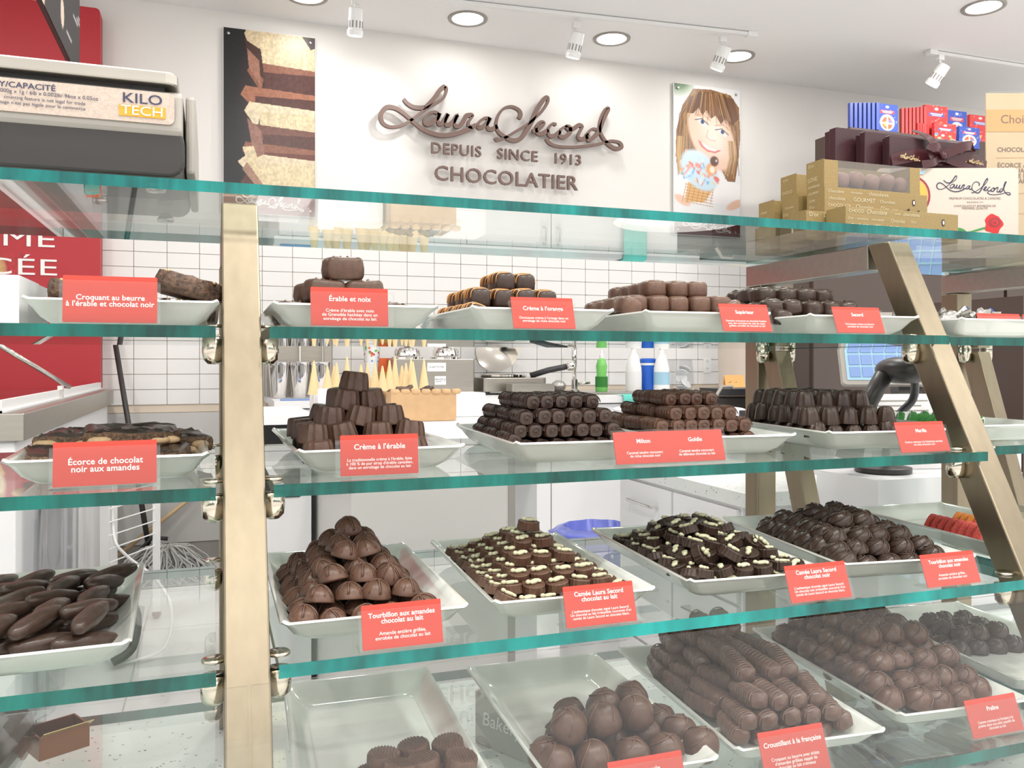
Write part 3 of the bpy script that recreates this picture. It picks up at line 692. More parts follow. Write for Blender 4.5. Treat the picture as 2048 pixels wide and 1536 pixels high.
def praline():
    mb = MB(); mb.ell(.0165, .0165, .0165, 1, 1, 18, 12, fn=wob(.03, 1.2), z0=-.007)
    for k in range(5):
        a0 = k*1.25; mb.tube([((.0170)*math.cos(b)*math.cos(a0+b), (.0170)*math.cos(b)*math.sin(a0+b), .0168*math.sin(b)) for b in [PI/2*q/8 for q in range(0, 9)]], .0009, 4)
    return on0(mb)
proto_choc('praline', praline(), 'swirl')
def truffle():
    mb = MB(); mb.ell(.0185, .0185, .0195, .95, 1, 20, 12, fn=wob(.03, 1.0), z0=-.013)
    for k in range(4):
        a0 = k*1.6; mb.tube([((.0187)*math.cos(b)*math.cos(a0+b*.7), (.0187)*math.cos(b)*math.sin(a0+b*.7), .0197*math.sin(b)) for b in [PI/2*q/8 for q in range(0, 9)]], .0010, 4, mi=1)
    return on0(mb)
proto_choc('truffle', truffle(), ['mid', 'milk'])
cm_ = MB(); cm_.ell(.0065, .0032, .0022, .8, .8, 12, 6, c=(.001, 0, .0112)); cm_.ell(.0030, .0026, .0024, 1, 1, 10, 6, c=(-.0062, .0022, .0118)); cm_.ell(.0026, .0038, .0018, .8, .8, 8, 6, c=(.0058, -.0015, .0112))
proto_choc('camee', MB().lathe([(.0125, 0), (.0128, .0008), (.0118, .0080), (.0122, .0086), (.0116, .0096), (.0105, .0092)], 60, flute=.028, fn=20), 'milk', 'auto', (cm_, 'cameo_figure', 'cameo'))
proto_choc('cameen', MB().lathe([(.0125, 0), (.0128, .0008), (.0118, .0080), (.0122, .0086), (.0116, .0096), (.0105, .0092)], 60, flute=.028, fn=20), 'dark', 'auto', (cm_, 'cameo_figure', 'cameo'))
def finger(L=.058, w_=.0115, h=.0095):
    mb = MB(); rings = []; nn = 24
    for j in range(nn+1):
        y = -L/2+L*j/nn; e = (max(0.0, 1-abs(2*y/L)**8))**.4*.96+.04; ring = []
        for i in range(14):
            t = 2*PI*i/14; s_ = 1+.03*math.sin(y*500+i*.5)
            x = w_*math.copysign(abs(math.cos(t))**.5, math.cos(t))*e*s_; z = h*math.copysign(abs(math.sin(t))**.6, math.sin(t))*e*s_
            ring.append((x, y, max(z, -h*.9)))
        rings.append(ring)
    mb.loft(rings)
    for k in range(10):
        yy = -L*.42+L*.84*k/9; mb.tube([(w_*1.01*math.cos(a), yy+.003*math.sin(a*1.0+1), h*1.04*math.sin(a)**.8 if math.sin(a) > 0 else 0) for a in [PI*q/8 for q in range(9)]], .0008, 4)
    return on0(mb)
proto_choc('finger', finger(), 'fing', 'auto')
proto_choc('stick', on0(MB().ell(.011, .034, .0095, .8, .75, 16, 16, fn=wob(.07, .8), z0=-.008)), 'dark')
def disc_():
    mb = MB().lathe([(.0152, 0), (.0158, .001), (.0155, .013), (.0148, .0148), (.0138, .0152)], 60, flute=.018, fn=20)
    for k in range(-4, 5):
        xx = k*.0030; h = math.sqrt(max(0, .0140**2-xx*xx)); mb.tube([(xx, -h, .0154), (xx+.0004, 0, .0157), (xx, h, .0154)], .0008, 4)
    return mb
proto_choc('disc', disc_(), 'milk', 'auto')
def jelly(r_=.021, th=.0085):
    mb = MB(); n = 14; out = [(r_*math.cos(PI*k/n), r_*math.sin(PI*k/n)) for k in range(n+1)]; mid = [(.86*a, .86*b) for a, b in out]
    for s in (-1, 1):
        y = s*th/2; mb.add([(a, y, b) for a, b in out]+[(a, y, b) for a, b in mid], [(k, k+1, n+2+k, n+1+k) for k in range(n)], 1); mb.add([(0, y*.9, 0)]+[(a, y*.9, b) for a, b in mid], [(0, k+1, k+2) for k in range(n)], 0)
    rings = [[(r_*math.cos(PI*k/n)*q, y, r_*math.sin(PI*k/n)*q) for k in range(n+1)] for y, q in ((-th/2, 1), (-th/4, 1.03), (th/4, 1.03), (th/2, 1))]
    mb.loft(rings, 0, False, False, closed=False); mb.add([(-r_, -th/2, 0), (r_, -th/2, 0), (r_, th/2, 0), (-r_, th/2, 0)], [(0, 1, 2, 3)], 0); return mb
proto_choc('jgreen', jelly(), ['jgreen', 'white'], False); proto_choc('jred', jelly(), ['jred', 'jred'], False); proto_choc('jor', jelly(), ['jor', 'jor'], False)
def candy():
    mb = MB().ell(.014, .010, .009, .9, .9, 12, 8, fn=wob(.08, 2))
    for s in (-1, 1):
        rings = [[(s*(.011+.014*t), (.003+.010*t)*math.cos(a)*(1+.3*math.sin(a*5)), (.002+.007*t)*math.sin(a)*(1+.3*math.cos(a*4))) for a in [2*PI*k/14 for k in range(14)]] for t in (0, .5, 1)]
        mb.loft(rings)
    return on0(mb)
proto_choc('candy', candy(), 'sil', False); proto_choc('candyb', candy(), 'sblue', False)

z1, z2, z3, z4 = [s[0] for s in SH]; F = .0052
# --- top shelf
tray('white porcelain tray under the nut crusted slabs, top shelf left', -.082, 1.055, z1)
tray('white porcelain tray under the walnut maple logs on the top shelf', .146, 1.055, z1)
tray('white porcelain tray under the orange striped chocolates', .358, 1.05, z1)
tray('white porcelain tray under the rounded milk chocolates on the top shelf', .58, 1.05, z1, -2)
tray('white porcelain tray under the glossy dark Secord chocolates', .818, 1.05, z1, -2)
tray('white porcelain tray of silver foil sweets at the right end of the top shelf', 1.075, 1.06, z1)
G = 'walnut maple logs on the top shelf'; nn = 'smooth brown log chocolate'
for (x, y, L, rz) in ((.088, 1.00, 0, .1), (.14, 1.0, 0, -.1), (.205, .995, 0, .1), (.10, 1.05, 0, 0), (.150, 1.05, 0, .2), (.20, 1.05, 0, 0), (.123, 1.01, 1, .15), (.170, 1.01, 1, -.12), (.118, 1.055, 1, .1), (.146, 1.015, 2, .05)):
    lab = f'{nn} alone at the peak of its pile' if L == 2 else f'{nn} in the {LAY[L]} layer of its pile'
    put('log', 'log_chocolate', lab, 'chocolate', G, (x, y, z1+F+.0005+L*.0275), (0, R.uniform(-.1, .1), rz), 1.02)
pile('stripe', 'striped_chocolate', 'dark chocolate striped with orange icing', 'chocolate', 'orange striped chocolates', .350, 1.035, z1+F, 0, [(5, 4, 0, 0), (4, 3, 0, .005), (2, 2, .012, .012)], .0285, .039, .0245, .001, .04, .12)
pile('pillow', 'milk_chocolate', 'rounded plain milk chocolate on the top shelf', 'chocolate', 'rounded milk chocolates on the top shelf', .583, 1.04, z1+F, -3, [(6, 4, 0, 0), (5, 4, 0, .008), (3, 4, .003, .02)], .0305, .0365, .0225, .001, .05, .15)
pile('rough', 'dark_chocolate', 'glossy peaked dark chocolate', 'chocolate', 'dark Secord chocolates on the top shelf', .805, 1.04, z1+F, -3, [(5, 4, 0, 0), (5, 4, -.004, .012), (4, 3, -.01, .025)], .031, .0355, .022, .0015, .08, .3)
for k in range(14):
    blue = k in (9, 10, 11); x = 1.02+.022*(k % 6)+R.uniform(-.004, .004); y = .985+.035*(k//6)
    put('candyb' if blue else 'candy', 'wrapped_sweet', 'sweet in crumpled blue foil on the top shelf' if blue else 'sweet in crumpled silver foil on the top shelf', 'sweet', 'foil wrapped sweets', (x, y, z1+F+.002+.012*(k % 2)), (R.uniform(-.4, .4), R.uniform(-.3, .3), R.uniform(0, 3)), 1.15)
# slabs with nut crust
def bark(w_, l_, h, seed, m=('nut', 'milk'), amp=.0035, nx=14, ny=10):
    rr = random.Random(seed); mb = MB(); a = [rr.uniform(0, 6) for _ in range(8)]
    edge = [(math.cos(t), math.sin(t)) for t in [2*PI*k/28 for k in range(28)]]
    def P(c, s): 
        k = 1+.05*math.sin(5*math.atan2(s, c)+a[0])+.04*math.sin(11*math.atan2(s, c)+a[1])
        return (w_/2*math.copysign(abs(c)**.35, c)*k, l_/2*math.copysign(abs(s)**.35, s)*k)
    rings = []
    for z, q in ((0, .97), (h*.3, 1.0), (h*.75, 1.0), (h, .96)): rings.append([(P(c, s)[0]*q, P(c, s)[1]*q, z+(amp*.3*math.sin(9*i+a[2]) if z == h else 0)) for i, (c, s) in enumerate(edge)])
    mb.loft(rings, 1, True, False)
    prev = rings[-1]; rr_ = [prev]
    for q in (.92, .84, .74, .62, .5, .38, .24): rr_.append([(p_[0]*q, p_[1]*q, h+.6*amp*math.sin(p_[0]*230*q+a[3])*math.cos(p_[1]*190*q+a[4])+.35*amp*math.sin(p_[1]*420*q+p_[0]*150)) for p_ in prev])
    mb.loft(rr_, 0, False, True); return mb
def slabchoc(name, label, group, loc, rot, w_, l_, h, seed, mats, nuts=0, cat='chocolate slab', crumbs=0):
    o = bark(w_, l_, h, seed).build(name, list(mats), loc=loc, rot=rot, smooth=True); tag(o, label, cat, group)
    rr = random.Random(seed)
    if crumbs:
        b = MB()
        for k in range(crumbs): q = rr.uniform(.0012, .0026); b.ell(q, q*1.2, q*.8, 1, 1, 6, 4, c=(rr.uniform(-.47, .47)*w_, rr.uniform(-.47, .47)*l_, h+.0005))
        b.build('nut_crumbs', 'almond', o, kind='stuff')
    for k in range(nuts):
        a = rr.uniform(0, 2*PI) if k else -PI/2+.25; MB().ell(.0125, .0055, .0048, 1, 1, 12, 6).build('almond', 'almond', o, (w_*.47*math.copysign(abs(math.cos(a))**.4, math.cos(a)), l_*.49*math.copysign(abs(math.sin(a))**.4, math.sin(a)), h*.5), (0, 0, rr.uniform(-.4, .4)), smooth=True)
    return o
g = 'nut crusted chocolate slabs on the top shelf'
slabchoc('nut_slab', 'dark nut crusted slab at the near left of the tray, lying lowest', g, (-.130, 1.03, z1+F+.002), (0, 0, .1), .070, .10, .020, 1, ('nut', 'nutside'), crumbs=50)
slabchoc('nut_slab', 'dark nut crusted slab stacked on the one at the tray left', g, (-.132, 1.03, z1+F+.026), (0, .06, -.05), .062, .09, .018, 2, ('nut', 'nutside'), crumbs=50)
slabchoc('nut_slab', 'nut crusted slab lying flat behind the price card', g, (-.075, 1.05, z1+F+.002), (0, 0, .2), .040, .11, .018, 3, ('nut', 'nutside'), crumbs=50)
slabchoc('nut_slab', 'nut crusted slab lying lowest at the right of the tray', g, (-.026, 1.03, z1+F+.005), (0, .05, 0), .060, .10, .020, 4, ('nut', 'nutside'), crumbs=50)
slabchoc('nut_slab', 'tilted nut crusted slab on top at the right of the tray', g, (-.027, 1.0, z1+F+.030), (0, .26, .05), .068, .10, .019, 5, ('nut', 'nutside'), crumbs=60)
o = MB().rbox(-.16, 0, 0, .16, 0, .049, .003, 2).build('white_carton', 'whitep', loc=(-.18, .95, z1+.0004)); tag(o, 'plain white carton at the left end of the top shelf', 'carton')
MB().box(-.022, 0.0006, -.0006, .1, .0, .0496).build('carton_flap', 'lam', o)
# --- second shelf
tray('white porcelain tray of almond bark on the second shelf', -.096, 1.02, z2, 2)
tray('white porcelain tray under the fluted maple pyramid', .165, 1.02, z2, 1)
tray('white porcelain tray under the ribbed Milton logs', .408, 1.02, z2, -3)
tray('white porcelain tray under the ribbed Goldie logs', .604, 1.025, z2, -5)
tray('white porcelain tray under the Marilla chocolates', .838, 1.02, z2, -6)
tray('white porcelain tray of green jelly slices beyond the right post', 1.085, 1.05, z2, -3)
g = 'almond bark slabs'
slabchoc('almond_bark', 'wavy dark almond bark slab at the left front of its tray', g, (-.135, .965, z2+F+.002), (.04, .03, .25), .085, .10, .017, 11, ('dark', 'nut'), 4)
slabchoc('almond_bark', 'wavy dark almond bark slab at the right front with a big pale almond', g, (-.06, .965, z2+F+.002), (.03, -.03, -.15), .07, .10, .016, 12, ('dark', 'nut'), 4)
slabchoc('almond_bark', 'wavy dark almond bark slab in the middle lying on the others', g, (-.085, 1.03, z2+F+.020), (.05, .02, .1), .095, .09, .016, 13, ('dark', 'nut'), 4)
slabchoc('almond_bark', 'wavy dark almond bark slab at the back left', g, (-.140, 1.06, z2+F+.016), (.05, 0, -.2), .07, .09, .015, 14, ('dark', 'nut'), 2)
slabchoc('almond_bark', 'wavy dark almond bark slab at the back right', g, (-.045, 1.06, z2+F+.012), (.05, .05, .3), .075, .09, .015, 15, ('dark', 'nut'), 3)
pile('cup', 'fluted_chocolate', 'fluted maple cream cup chocolate', 'chocolate', 'fluted maple cream chocolates', .160, 1.0, z2+F, 0, [(4, 5, 0, .002), (4, 4, -.004, .0), (3, 3, -.002, 0), (2, 2, 0, 0)], .0340, .036, .0188, .003, .16, .8, full=(0, 1))
put('cup', 'fluted_chocolate', 'fluted maple cream cup alone on the very top of the pyramid', 'chocolate', 'fluted maple cream chocolates', (.154, .99, z2+F+.0765), (.05, .1, .3), 1)
pile('logd', 'ribbed_log', 'dark ribbed caramel log of the Milton stack', 'chocolate', 'dark ribbed caramel logs', .402, 1.015, z2+F, -2, [(8, 3, .0, .0), (7, 3, 0, .002), (6, 3, .0, .003), (5, 2, 0, -.01)], .0196, .058, .0176, .0008, .03, .06)
pile('logm', 'ribbed_log', 'milk ribbed caramel log of the Goldie stack', 'chocolate', 'milk ribbed caramel logs', .603, 1.02, z2+F, -4, [(7, 3, .0, .0), (7, 3, -.004, .004), (5, 3, -.004, .006), (4, 2, -.008, .004)], .0196, .058, .0176, .0010, .03, .08)
pile('bell', 'bell_chocolate', 'tall fluted dark Marilla chocolate', 'chocolate', 'fluted dark raspberry chocolates', .826, 1.01, z2+F, -6, [(5, 6, 0, 0), (5, 6, 0, .006), (4, 5, -.006, .02)], .0285, .0300, .0225, .002, .08, .3)
for k in range(12):
    put('jgreen', 'jelly_slice', 'green sugared half round jelly slice on the second shelf', 'jelly sweet', 'green jelly slices', (1.045+.05*(k//6), .985+.0125*(k % 6), z2+F+.004), (.25, 0, .5+R.uniform(-.1, .1)), 1.15)
for k in range(6):
    put('jgreen', 'jelly_slice', 'green sugared jelly slice in the back row of its tray', 'jelly sweet', 'green jelly slices', (1.03+.025*k, 1.10, z2+F+.004), (.25, 0, .9), 1.15)
# --- third shelf
tray('white porcelain tray of dark chocolate fingers on the third shelf', -.158, .925, z3, 2)
tray('white porcelain tray under the domed milk almond swirls', .146, .936, z3, 0)
tray('white porcelain tray under the milk cameo chocolates', .352, .934, z3, -2)
tray('white porcelain tray under the dark cameo chocolates', .580, .938, z3, -4, 1.0)
tray('white porcelain tray under the dark domed almond swirls', .800, .945, z3, -7, 1.02, 1.05)
tray('white porcelain tray of red jelly slices beyond the right post', 1.05, .96, z3, -4)
for k in range(40):
    L = k//20; i = k % 20; x = -.158+(i % 4-1.5)*.034+R.uniform(-.006, .006); y = .835+(i//4)*.042+R.uniform(-.01, .01)
    put('stick', 'chocolate_finger', f'glossy dark chocolate finger in the {"upper" if L else "lower"} layer, {["front", "second", "third", "fourth", "back"][i//4]} row of its tray', 'chocolate', 'dark chocolate fingers', (x, y, z3+F+.002+L*.018), (R.uniform(-.15, .15), R.uniform(-.2, .2), R.uniform(-1.2, -.2)), .86)
pile('dome', 'domed_chocolate', 'domed milk almond swirl marked with a cross', 'chocolate', 'domed milk almond swirls', .140, .922, z3+F, 0, [(5, 7, 0, 0), (4, 6, 0, .002), (3, 5, .002, .004), (2, 3, .002, .008)], .0290, .0306, .0168, .0028, .30, .8)
put('dome', 'domed_chocolate', 'domed milk swirl alone at the very peak of the heap', 'chocolate', 'domed milk almond swirls', (.142, .95, z3+F+.066), (.1, -.1, .3), 1)
pile('camee', 'cameo_chocolate', 'ridged milk chocolate disc with pale cameo', 'chocolate', 'milk cameo chocolates', .348, .928, z3+F, -2, [(6, 9, 0, 0), (5, 8, 0, .002), (4, 7, .0, .005), (3, 5, .0, .010), (2, 3, .0, .014)], .0252, .0266, .0108, .0012, .16, .25, .5)
put('camee', 'cameo_chocolate', 'ridged milk cameo disc alone on the very top of the pyramid', 'chocolate', 'milk cameo chocolates', (.352, .942, z3+F+.057), (.05, .1, .4), 1.05)
pile('cameen', 'cameo_chocolate', 'ridged dark chocolate disc with pale cameo', 'chocolate', 'dark cameo chocolates', .578, .925, z3+F, -4, [(6, 8, 0, 0), (5, 8, 0, 0), (5, 6, .0, .004), (4, 5, .002, .008), (3, 3, .0, .016)], .0262, .0280, .0108, .0035, .35, .9, .5)
for x, y, rr_ in ((.530, .86, 1.1), (.62, .87, .7), (.56, .84, .4)): put('cameen', 'cameo_chocolate', 'ridged dark cameo disc leaning loose on the front of the heap', 'chocolate', 'dark cameo chocolates', (x, y, z3+F+.030), (rr_, .3, .6), 1.08)
pile('shell', 'domed_chocolate', 'dark swirled dome chocolate', 'chocolate', 'dark domed almond swirls', .796, .925, z3+F, -7, [(5, 7, 0, 0), (5, 6, 0, .004), (4, 5, .0, .010), (2, 3, .0, .014)], .0300, .0312, .0135, .0025, .25, .8)
for k in range(16):
    c = 'jor' if k in (13, 14, 15) else 'jred'; x = 1.005+.05*(k//8); y = .90+.0120*(k % 8)
    put(c, 'jelly_slice', ('orange' if c == 'jor' else 'red')+' sugared half round jelly slice on the third shelf', 'jelly sweet', 'red and orange jelly slices', (x, y, z3+F+.004), (.25, 0, .5), 1.2)
# --- lowest shelf
tray('white porcelain tray with patterned round chocolates at its front, lowest shelf', .163, .90, z4, -2, 1.03)
tray('white porcelain tray under the big truffles, lowest shelf', .386, .876, z4, -2, 1.05)
tray('white porcelain tray under the long wavy fingers, lowest shelf', .592, .874, z4, -4, 1.05)
tray('white porcelain tray under the praline heap, lowest shelf', .812, .885, z4, -5, 1.05)
tray('white porcelain tray of small domes beyond the right post, lowest shelf', 1.03, .91, z4, -6, 1.03)
g = 'patterned round milk chocolates'
for (x, y, L) in ((.105, .800, 0), (.137, .785, 0), (.171, .782, 0), (.205, .79, 0), (.233, .80, 0), (.145, .815, 0), (.178, .815, 0), (.21, .818, 0), (.155, .812, 1), (.188, .822, 1), (.222, .818, 1), (.19, .79, 1), (.223, .785, 1), (.165, .785, 1)):
    put('disc', 'patterned_chocolate', f'round milk chocolate with line pattern, {"stacked on others" if L else "lying on the tray"}', 'chocolate', g, (x, y, z4+F+L*.0158), (R.uniform(-.15, .15), R.uniform(-.15, .15), R.uniform(-.4, .4)), 1.02)
g = 'big smooth truffles'
rt = random.Random(5)
for j, (n, y, x0) in enumerate(((5, .765, .318), (5, .80, .318), (4, .835, .348), (3, .872, .372))):
    for i in range(n): put('truffle', 'truffle', f'big smooth milk truffle in {["the front","the second","the third","the back"][j]} row of its tray', 'truffle', g, (x0+i*.0375+rt.uniform(-.003, .003), y+rt.uniform(-.003, .003), z4+F), (rt.uniform(-.4, .4), rt.uniform(-.4, .4), rt.uniform(0, 3)), 1.0)
for i, (x, y) in enumerate(((.338, .785), (.378, .782), (.418, .79), (.395, .825), (.432, .835))): put('truffle', 'truffle', 'big smooth milk truffle resting on top of the others', 'truffle', g, (x, y, z4+F+.0285), (rt.uniform(-.4, .4), rt.uniform(-.4, .4), rt.uniform(0, 3)), 1.0)
pile('finger', 'wavy_finger', 'long wavy milk chocolate finger', 'chocolate', 'long wavy milk chocolate fingers', .592, .868, z4+F, -4, [(6, 4, 0, 0), (5, 4, .0, .0), (4, 4, 0, .006), (3, 3, .0, .014), (2, 1, 0, .05)], .0250, .0600, .0178, .003, .12, .30)
pile('praline', 'praline', 'domed milk praline with folded ridges', 'praline', 'domed milk pralines', .808, .885, z4+F, -5, [(5, 8, 0, 0), (5, 7, -.004, .002), (4, 6, 0, .008), (3, 4, .0, .014)], .0305, .0325, .0185, .003, .3, 1.5)
pile('shell', 'small_dome', 'small milk dome chocolate on the lowest shelf', 'chocolate', 'small domes beyond the right post', 1.03, .95, z4+F, -6, [(4, 4, 0, 0), (3, 3, 0, .0)], .030, .0312, .0135, .0025, .25, .8)

# ---------------------------------------------------------------- price cards
def card(x, y, z, w_, h, label, title, body='', tilt=17, rz=0, ts=.0075, bs=.0048, extra=None, slip=0, wide=0, ty=None):
    t = thing('price_card', label, 'price card', (x, y, z+.0004), math.radians(rz), 'red price cards')
    ti = math.radians(tilt); rot = (-ti, 0, 0)
    # acrylic holder: foot, back and front lip
    W_ = w_+.006
    hb = MB().box(-W_/2, W_/2, 0, .0012, 0, h+.001); hb.T = Matrix()
    hol = MB(); hol.T = Matrix.Rotation(-ti, 4, 'X'); hol.box(-W_/2, W_/2, -.0022, -.0012, .0005, h-.003+(.006 if wide else 0)); hol.box(-W_/2, W_/2, .0008, .0018, .0005, h*.9)
    hol.T = Matrix(); hol.box(-W_/2, W_/2, -.0024, .020, 0, .0012)
    hol.build('acrylic_holder', 'thin', t)
    cb = MB().rbox(-w_/2+slip, w_/2+slip, -.0006, .0002, .0016, h+.0016, .0008, 2, axis='y').build('card', 'card', t, rot=rot)
    if title:
        for k, (tt, xx) in enumerate(extra or [(title, 0)]):
            nl = tt.count('\n')
            text('title_lettering', tt, ts, 'white', cb, (xx+slip, -.0008, h*(ty or (.74 if body else .5))), off=.00013, space=1.02, lsp=.85)
    if body:
        for k, (bb, xx) in enumerate(body if isinstance(body, list) else [(body, 0)]):
            text('body_lettering', bb, bs, 'white', cb, (xx+slip, -.0008, h*.33), off=.00003, lsp=.9)
    return t
card(-.0915, .889, z1, .082, .0445, 'red card reading Croquant au beurre à l\'érable et chocolat noir', 'Croquant au beurre\nà l\'érable et chocolat noir', tilt=6, ts=.0072)
card(.138, .889, z1, .080, .040, 'red card reading Érable et noix', 'Érable et noix', 'Crème d\'érable avec noix\nde Grenoble hachées dans un\nenrobage de chocolat au lait', tilt=6, slip=-.003)
card(.352, .887, z1, .075, .037, 'red card reading Crème à l\'orange', 'Crème à l\'orange', 'Onctueuse crème à l\'orange dans un\nenrobage de riche chocolat noir', ts=.0068, bs=.0040, ty=.68)
card(.618, .884, z1, .070, .036, 'red card reading Supérieur', 'Supérieur', 'Ganache onctueuse au chocolat fondant\navec des morceaux de noix de cajou\ngrillées, enrobée de chocolat au lait', ts=.0066, bs=.0036, tilt=20)
card(.790, .884, z1, .076, .036, 'red card reading Secord', 'Secord', 'Onctueuse crème au beurre\nenrobée de chocolat noir', tilt=20, ts=.0066, bs=.0040)
card(1.108, .945, z1, .085, .037, 'red card reading Chocolat Signature', 'Chocolat Signature', 'Chocolat noir', ts=.0060, bs=.0045, tilt=20)
card(1.205, .95, z1, .085, .037, 'red card cut off by the right edge beside the Signature card', 'Chocolat Signature', 'Chocolat au lait', ts=.0060, bs=.0045, tilt=20)
card(-.092, .855, z2, .086, .040, 'brighter red card reading Écorce de chocolat noir aux amandes', 'Écorce de chocolat\nnoir aux amandes', ts=.0078, tilt=8, rz=3)
card(.1555, .842, z2, .078, .040, 'red card reading Crème à l\'érable', 'Crème à l\'érable', 'La traditionnelle crème à l\'érable, faite\nà 100 % de pur sirop d\'érable canadien,\ndans un enrobage de chocolat au lait', tilt=6, ts=.0075, bs=.0042, slip=.002)
card(.486, .838, z2, .139, .036, 'double wide red card reading Milton and Goldie', 'x', [('Caramel tendre recouvert\nde riche chocolat noir', -.033), ('Caramel tendre recouvert\nde délicieux chocolat au lait', .033)], extra=[('Milton', -.033), ('Goldie', .033)], wide=1, ts=.0066, bs=.0042)
card(.842, .830, z2, .078, .039, 'red card reading Marilla', 'Marilla', 'Centre crémeux à la framboise enrobé\nde riche chocolat noir', ts=.0064, bs=.0038, tilt=20)
card(.1635, .759, z3, .074, .039, 'red card reading Tourbillon aux amandes chocolat au lait', 'Tourbillon aux amandes\nchocolat au lait', 'Amande entière grillée,\nenrobée de chocolat au lait', ts=.0062, bs=.0046, ty=.72)
card(.3615, .758, z3, .076, .039, 'red card reading Camée chocolat au lait', 'Camée Laura Secord\nchocolat au lait', 'L\'authentique chocolat signé Laura Secord.\nUn chocolat au lait irrésistible couronné d\'un\ncamée de Laura Secord en chocolat blanc.', ts=.0062, bs=.0036, ty=.76)
card(.6235, .757, z3, .080, .039, 'red card reading Camée chocolat noir', 'Camée Laura Secord\nchocolat noir', 'L\'authentique chocolat signé Laura Secord.\nUn chocolat noir irrésistible couronné d\'un\ncamée de Laura Secord en chocolat blanc.', ts=.0062, bs=.0038, tilt=20, ty=.76)
card(.810, .757, z3, .080, .037, 'red card reading Tourbillon aux amandes chocolat noir', 'Tourbillon aux amandes\nchocolat noir', 'Amande entière grillée,\nenrobée de chocolat noir', ts=.0060, bs=.0042, tilt=20, ty=.72)
card(.385, .702, z4, .078, .040, 'red card reading Marasquin cut by the lower edge', 'Marasquin', 'Cerise enrobée de chocolat', ts=.0068, bs=.0042, tilt=20)
card(.550, .702, z4, .078, .043, 'red card reading Croustillant à la française', 'Croustillant à la française', 'Croquant au beurre avec éclats\nd\'amandes grillées nappé de\nchocolat au lait crémeux', ts=.0066, bs=.0045, tilt=20)
card(.817, .704, z4, .074, .039, 'red card reading Praline at the lower right', 'Praline', 'Centre crémeux et fondant à la\npraline dans une jolie coquille de\nchocolat au lait', ts=.0062, bs=.0040, tilt=20)

# ================================================================= ON THE TOP GLASS
ZT = .1905
# --- counting scale
t = thing('counter_scale', 'grey counting scale with steel platter standing on the glass top', 'scale', (-.42, 1.0, ZT))
MB().rbox(0, .391, .0, .28, .012, .066, .016, 4, axis='y').build('base_housing', 'dgrey', t, bevel=.003)
b = MB(); b.prism([(.003, .054), (-.004, .061), (-.002, .102), (.01, .107), (.27, .107), (.27, .054)], -.002, .389, 'x'); b.build('front_housing', 'lgrey', t, bevel=.004)
b = MB(); b.prism([(.02, .02), (.02, .108), (.10, .112), (.26, .10), (.28, .02)], .3915, .402, 'x'); b.build('side_cheek', 'lgrey', t, bevel=.004)
MB().rbox(.012, .381, -.0062, -.0045, .067, .101, .006, 3, axis='y').build('label_plate', 'label', t)
MB().box(.01, .37, .012, .26, .105, .112).build('load_frame', 'black', t)
MB().rbox(-.005, .384, -.004, .284, .1115, .1255, .012, 4).build('platter', 'steel2', t, bevel=.002)
for x, y in ((.03, .03), (.36, .03), (.03, .25), (.36, .25)): MB().lathe([(.010, 0), (.011, .004), (.006, .012)], 14).build('foot', 'chrome', t, (x, y, 0), smooth=True)
text('brand_lettering', 'KILO', .0150, 'ink', t, (.349, -.0070, .0915), sx=1.22, off=.0001)
MB().box(.326, .372, -.0070, -.0064, .0725, .0845).build('brand_band', 'amber', t)
text('brand_lettering', 'TECH', .0140, 'white', t, (.349, -.0075, .0785), sx=1.2)
text('capacity_lettering', 'CAPACITY/CAPACITÉ', .0082, 'ink', t, (.266, -.0070, .0940), align='RIGHT', off=.0001, sx=1.15)
text('capacity_lettering', 'kg x 0.001kg / 3000g x 1g / 6lb x 0.002lb/ 96oz x 0.05oz', .0056, 'ink', t, (.306, -.0070, .0875), align='RIGHT', sx=1.0)
text('capacity_lettering', 'counting feature is not legal for trade\nfonction de comptage n\'est pas légale pour le commerce', .0050, 'ink', t, (.294, -.0070, .0785), align='RIGHT', sx=1.0, lsp=1.1)

# --- gold boxes
def goldprint(parent, w_, h, seed, loc, rot):
    rr = random.Random(seed); wl = ['CHOCOLATE', 'Love', 'amour', 'Chocolat', 'LOVE', 'sweet', 'Chocolate', 'CHOCO', 'D\'or', 'GOURMET', 'moments', 'chocolates']
    x = .003; row = 0; nrow = max(4, int(h/.0105)); hold = bpy.data.objects.new('printed_words', None); COL.objects.link(hold); hold.parent = parent; hold.location = loc; hold.rotation_euler = (0, 0, rot[2])
    for r_ in range(nrow):
        x = .004+rr.uniform(0, .006); zz = h*(r_+.5)/nrow
        while x < w_-.012:
            wd = rr.choice(wl); s_ = rr.choice([.0055, .0075, .0095])
            wid = len(wd)*s_*(.76 if wd.isupper() else .60)
            if x+wid > w_-.003: break
            text('printed_word', wd, s_, 'goldtxt', hold, (x, 0, zz), align='LEFT', shear=rr.choice([0, 0, .3])); x += wid+.004
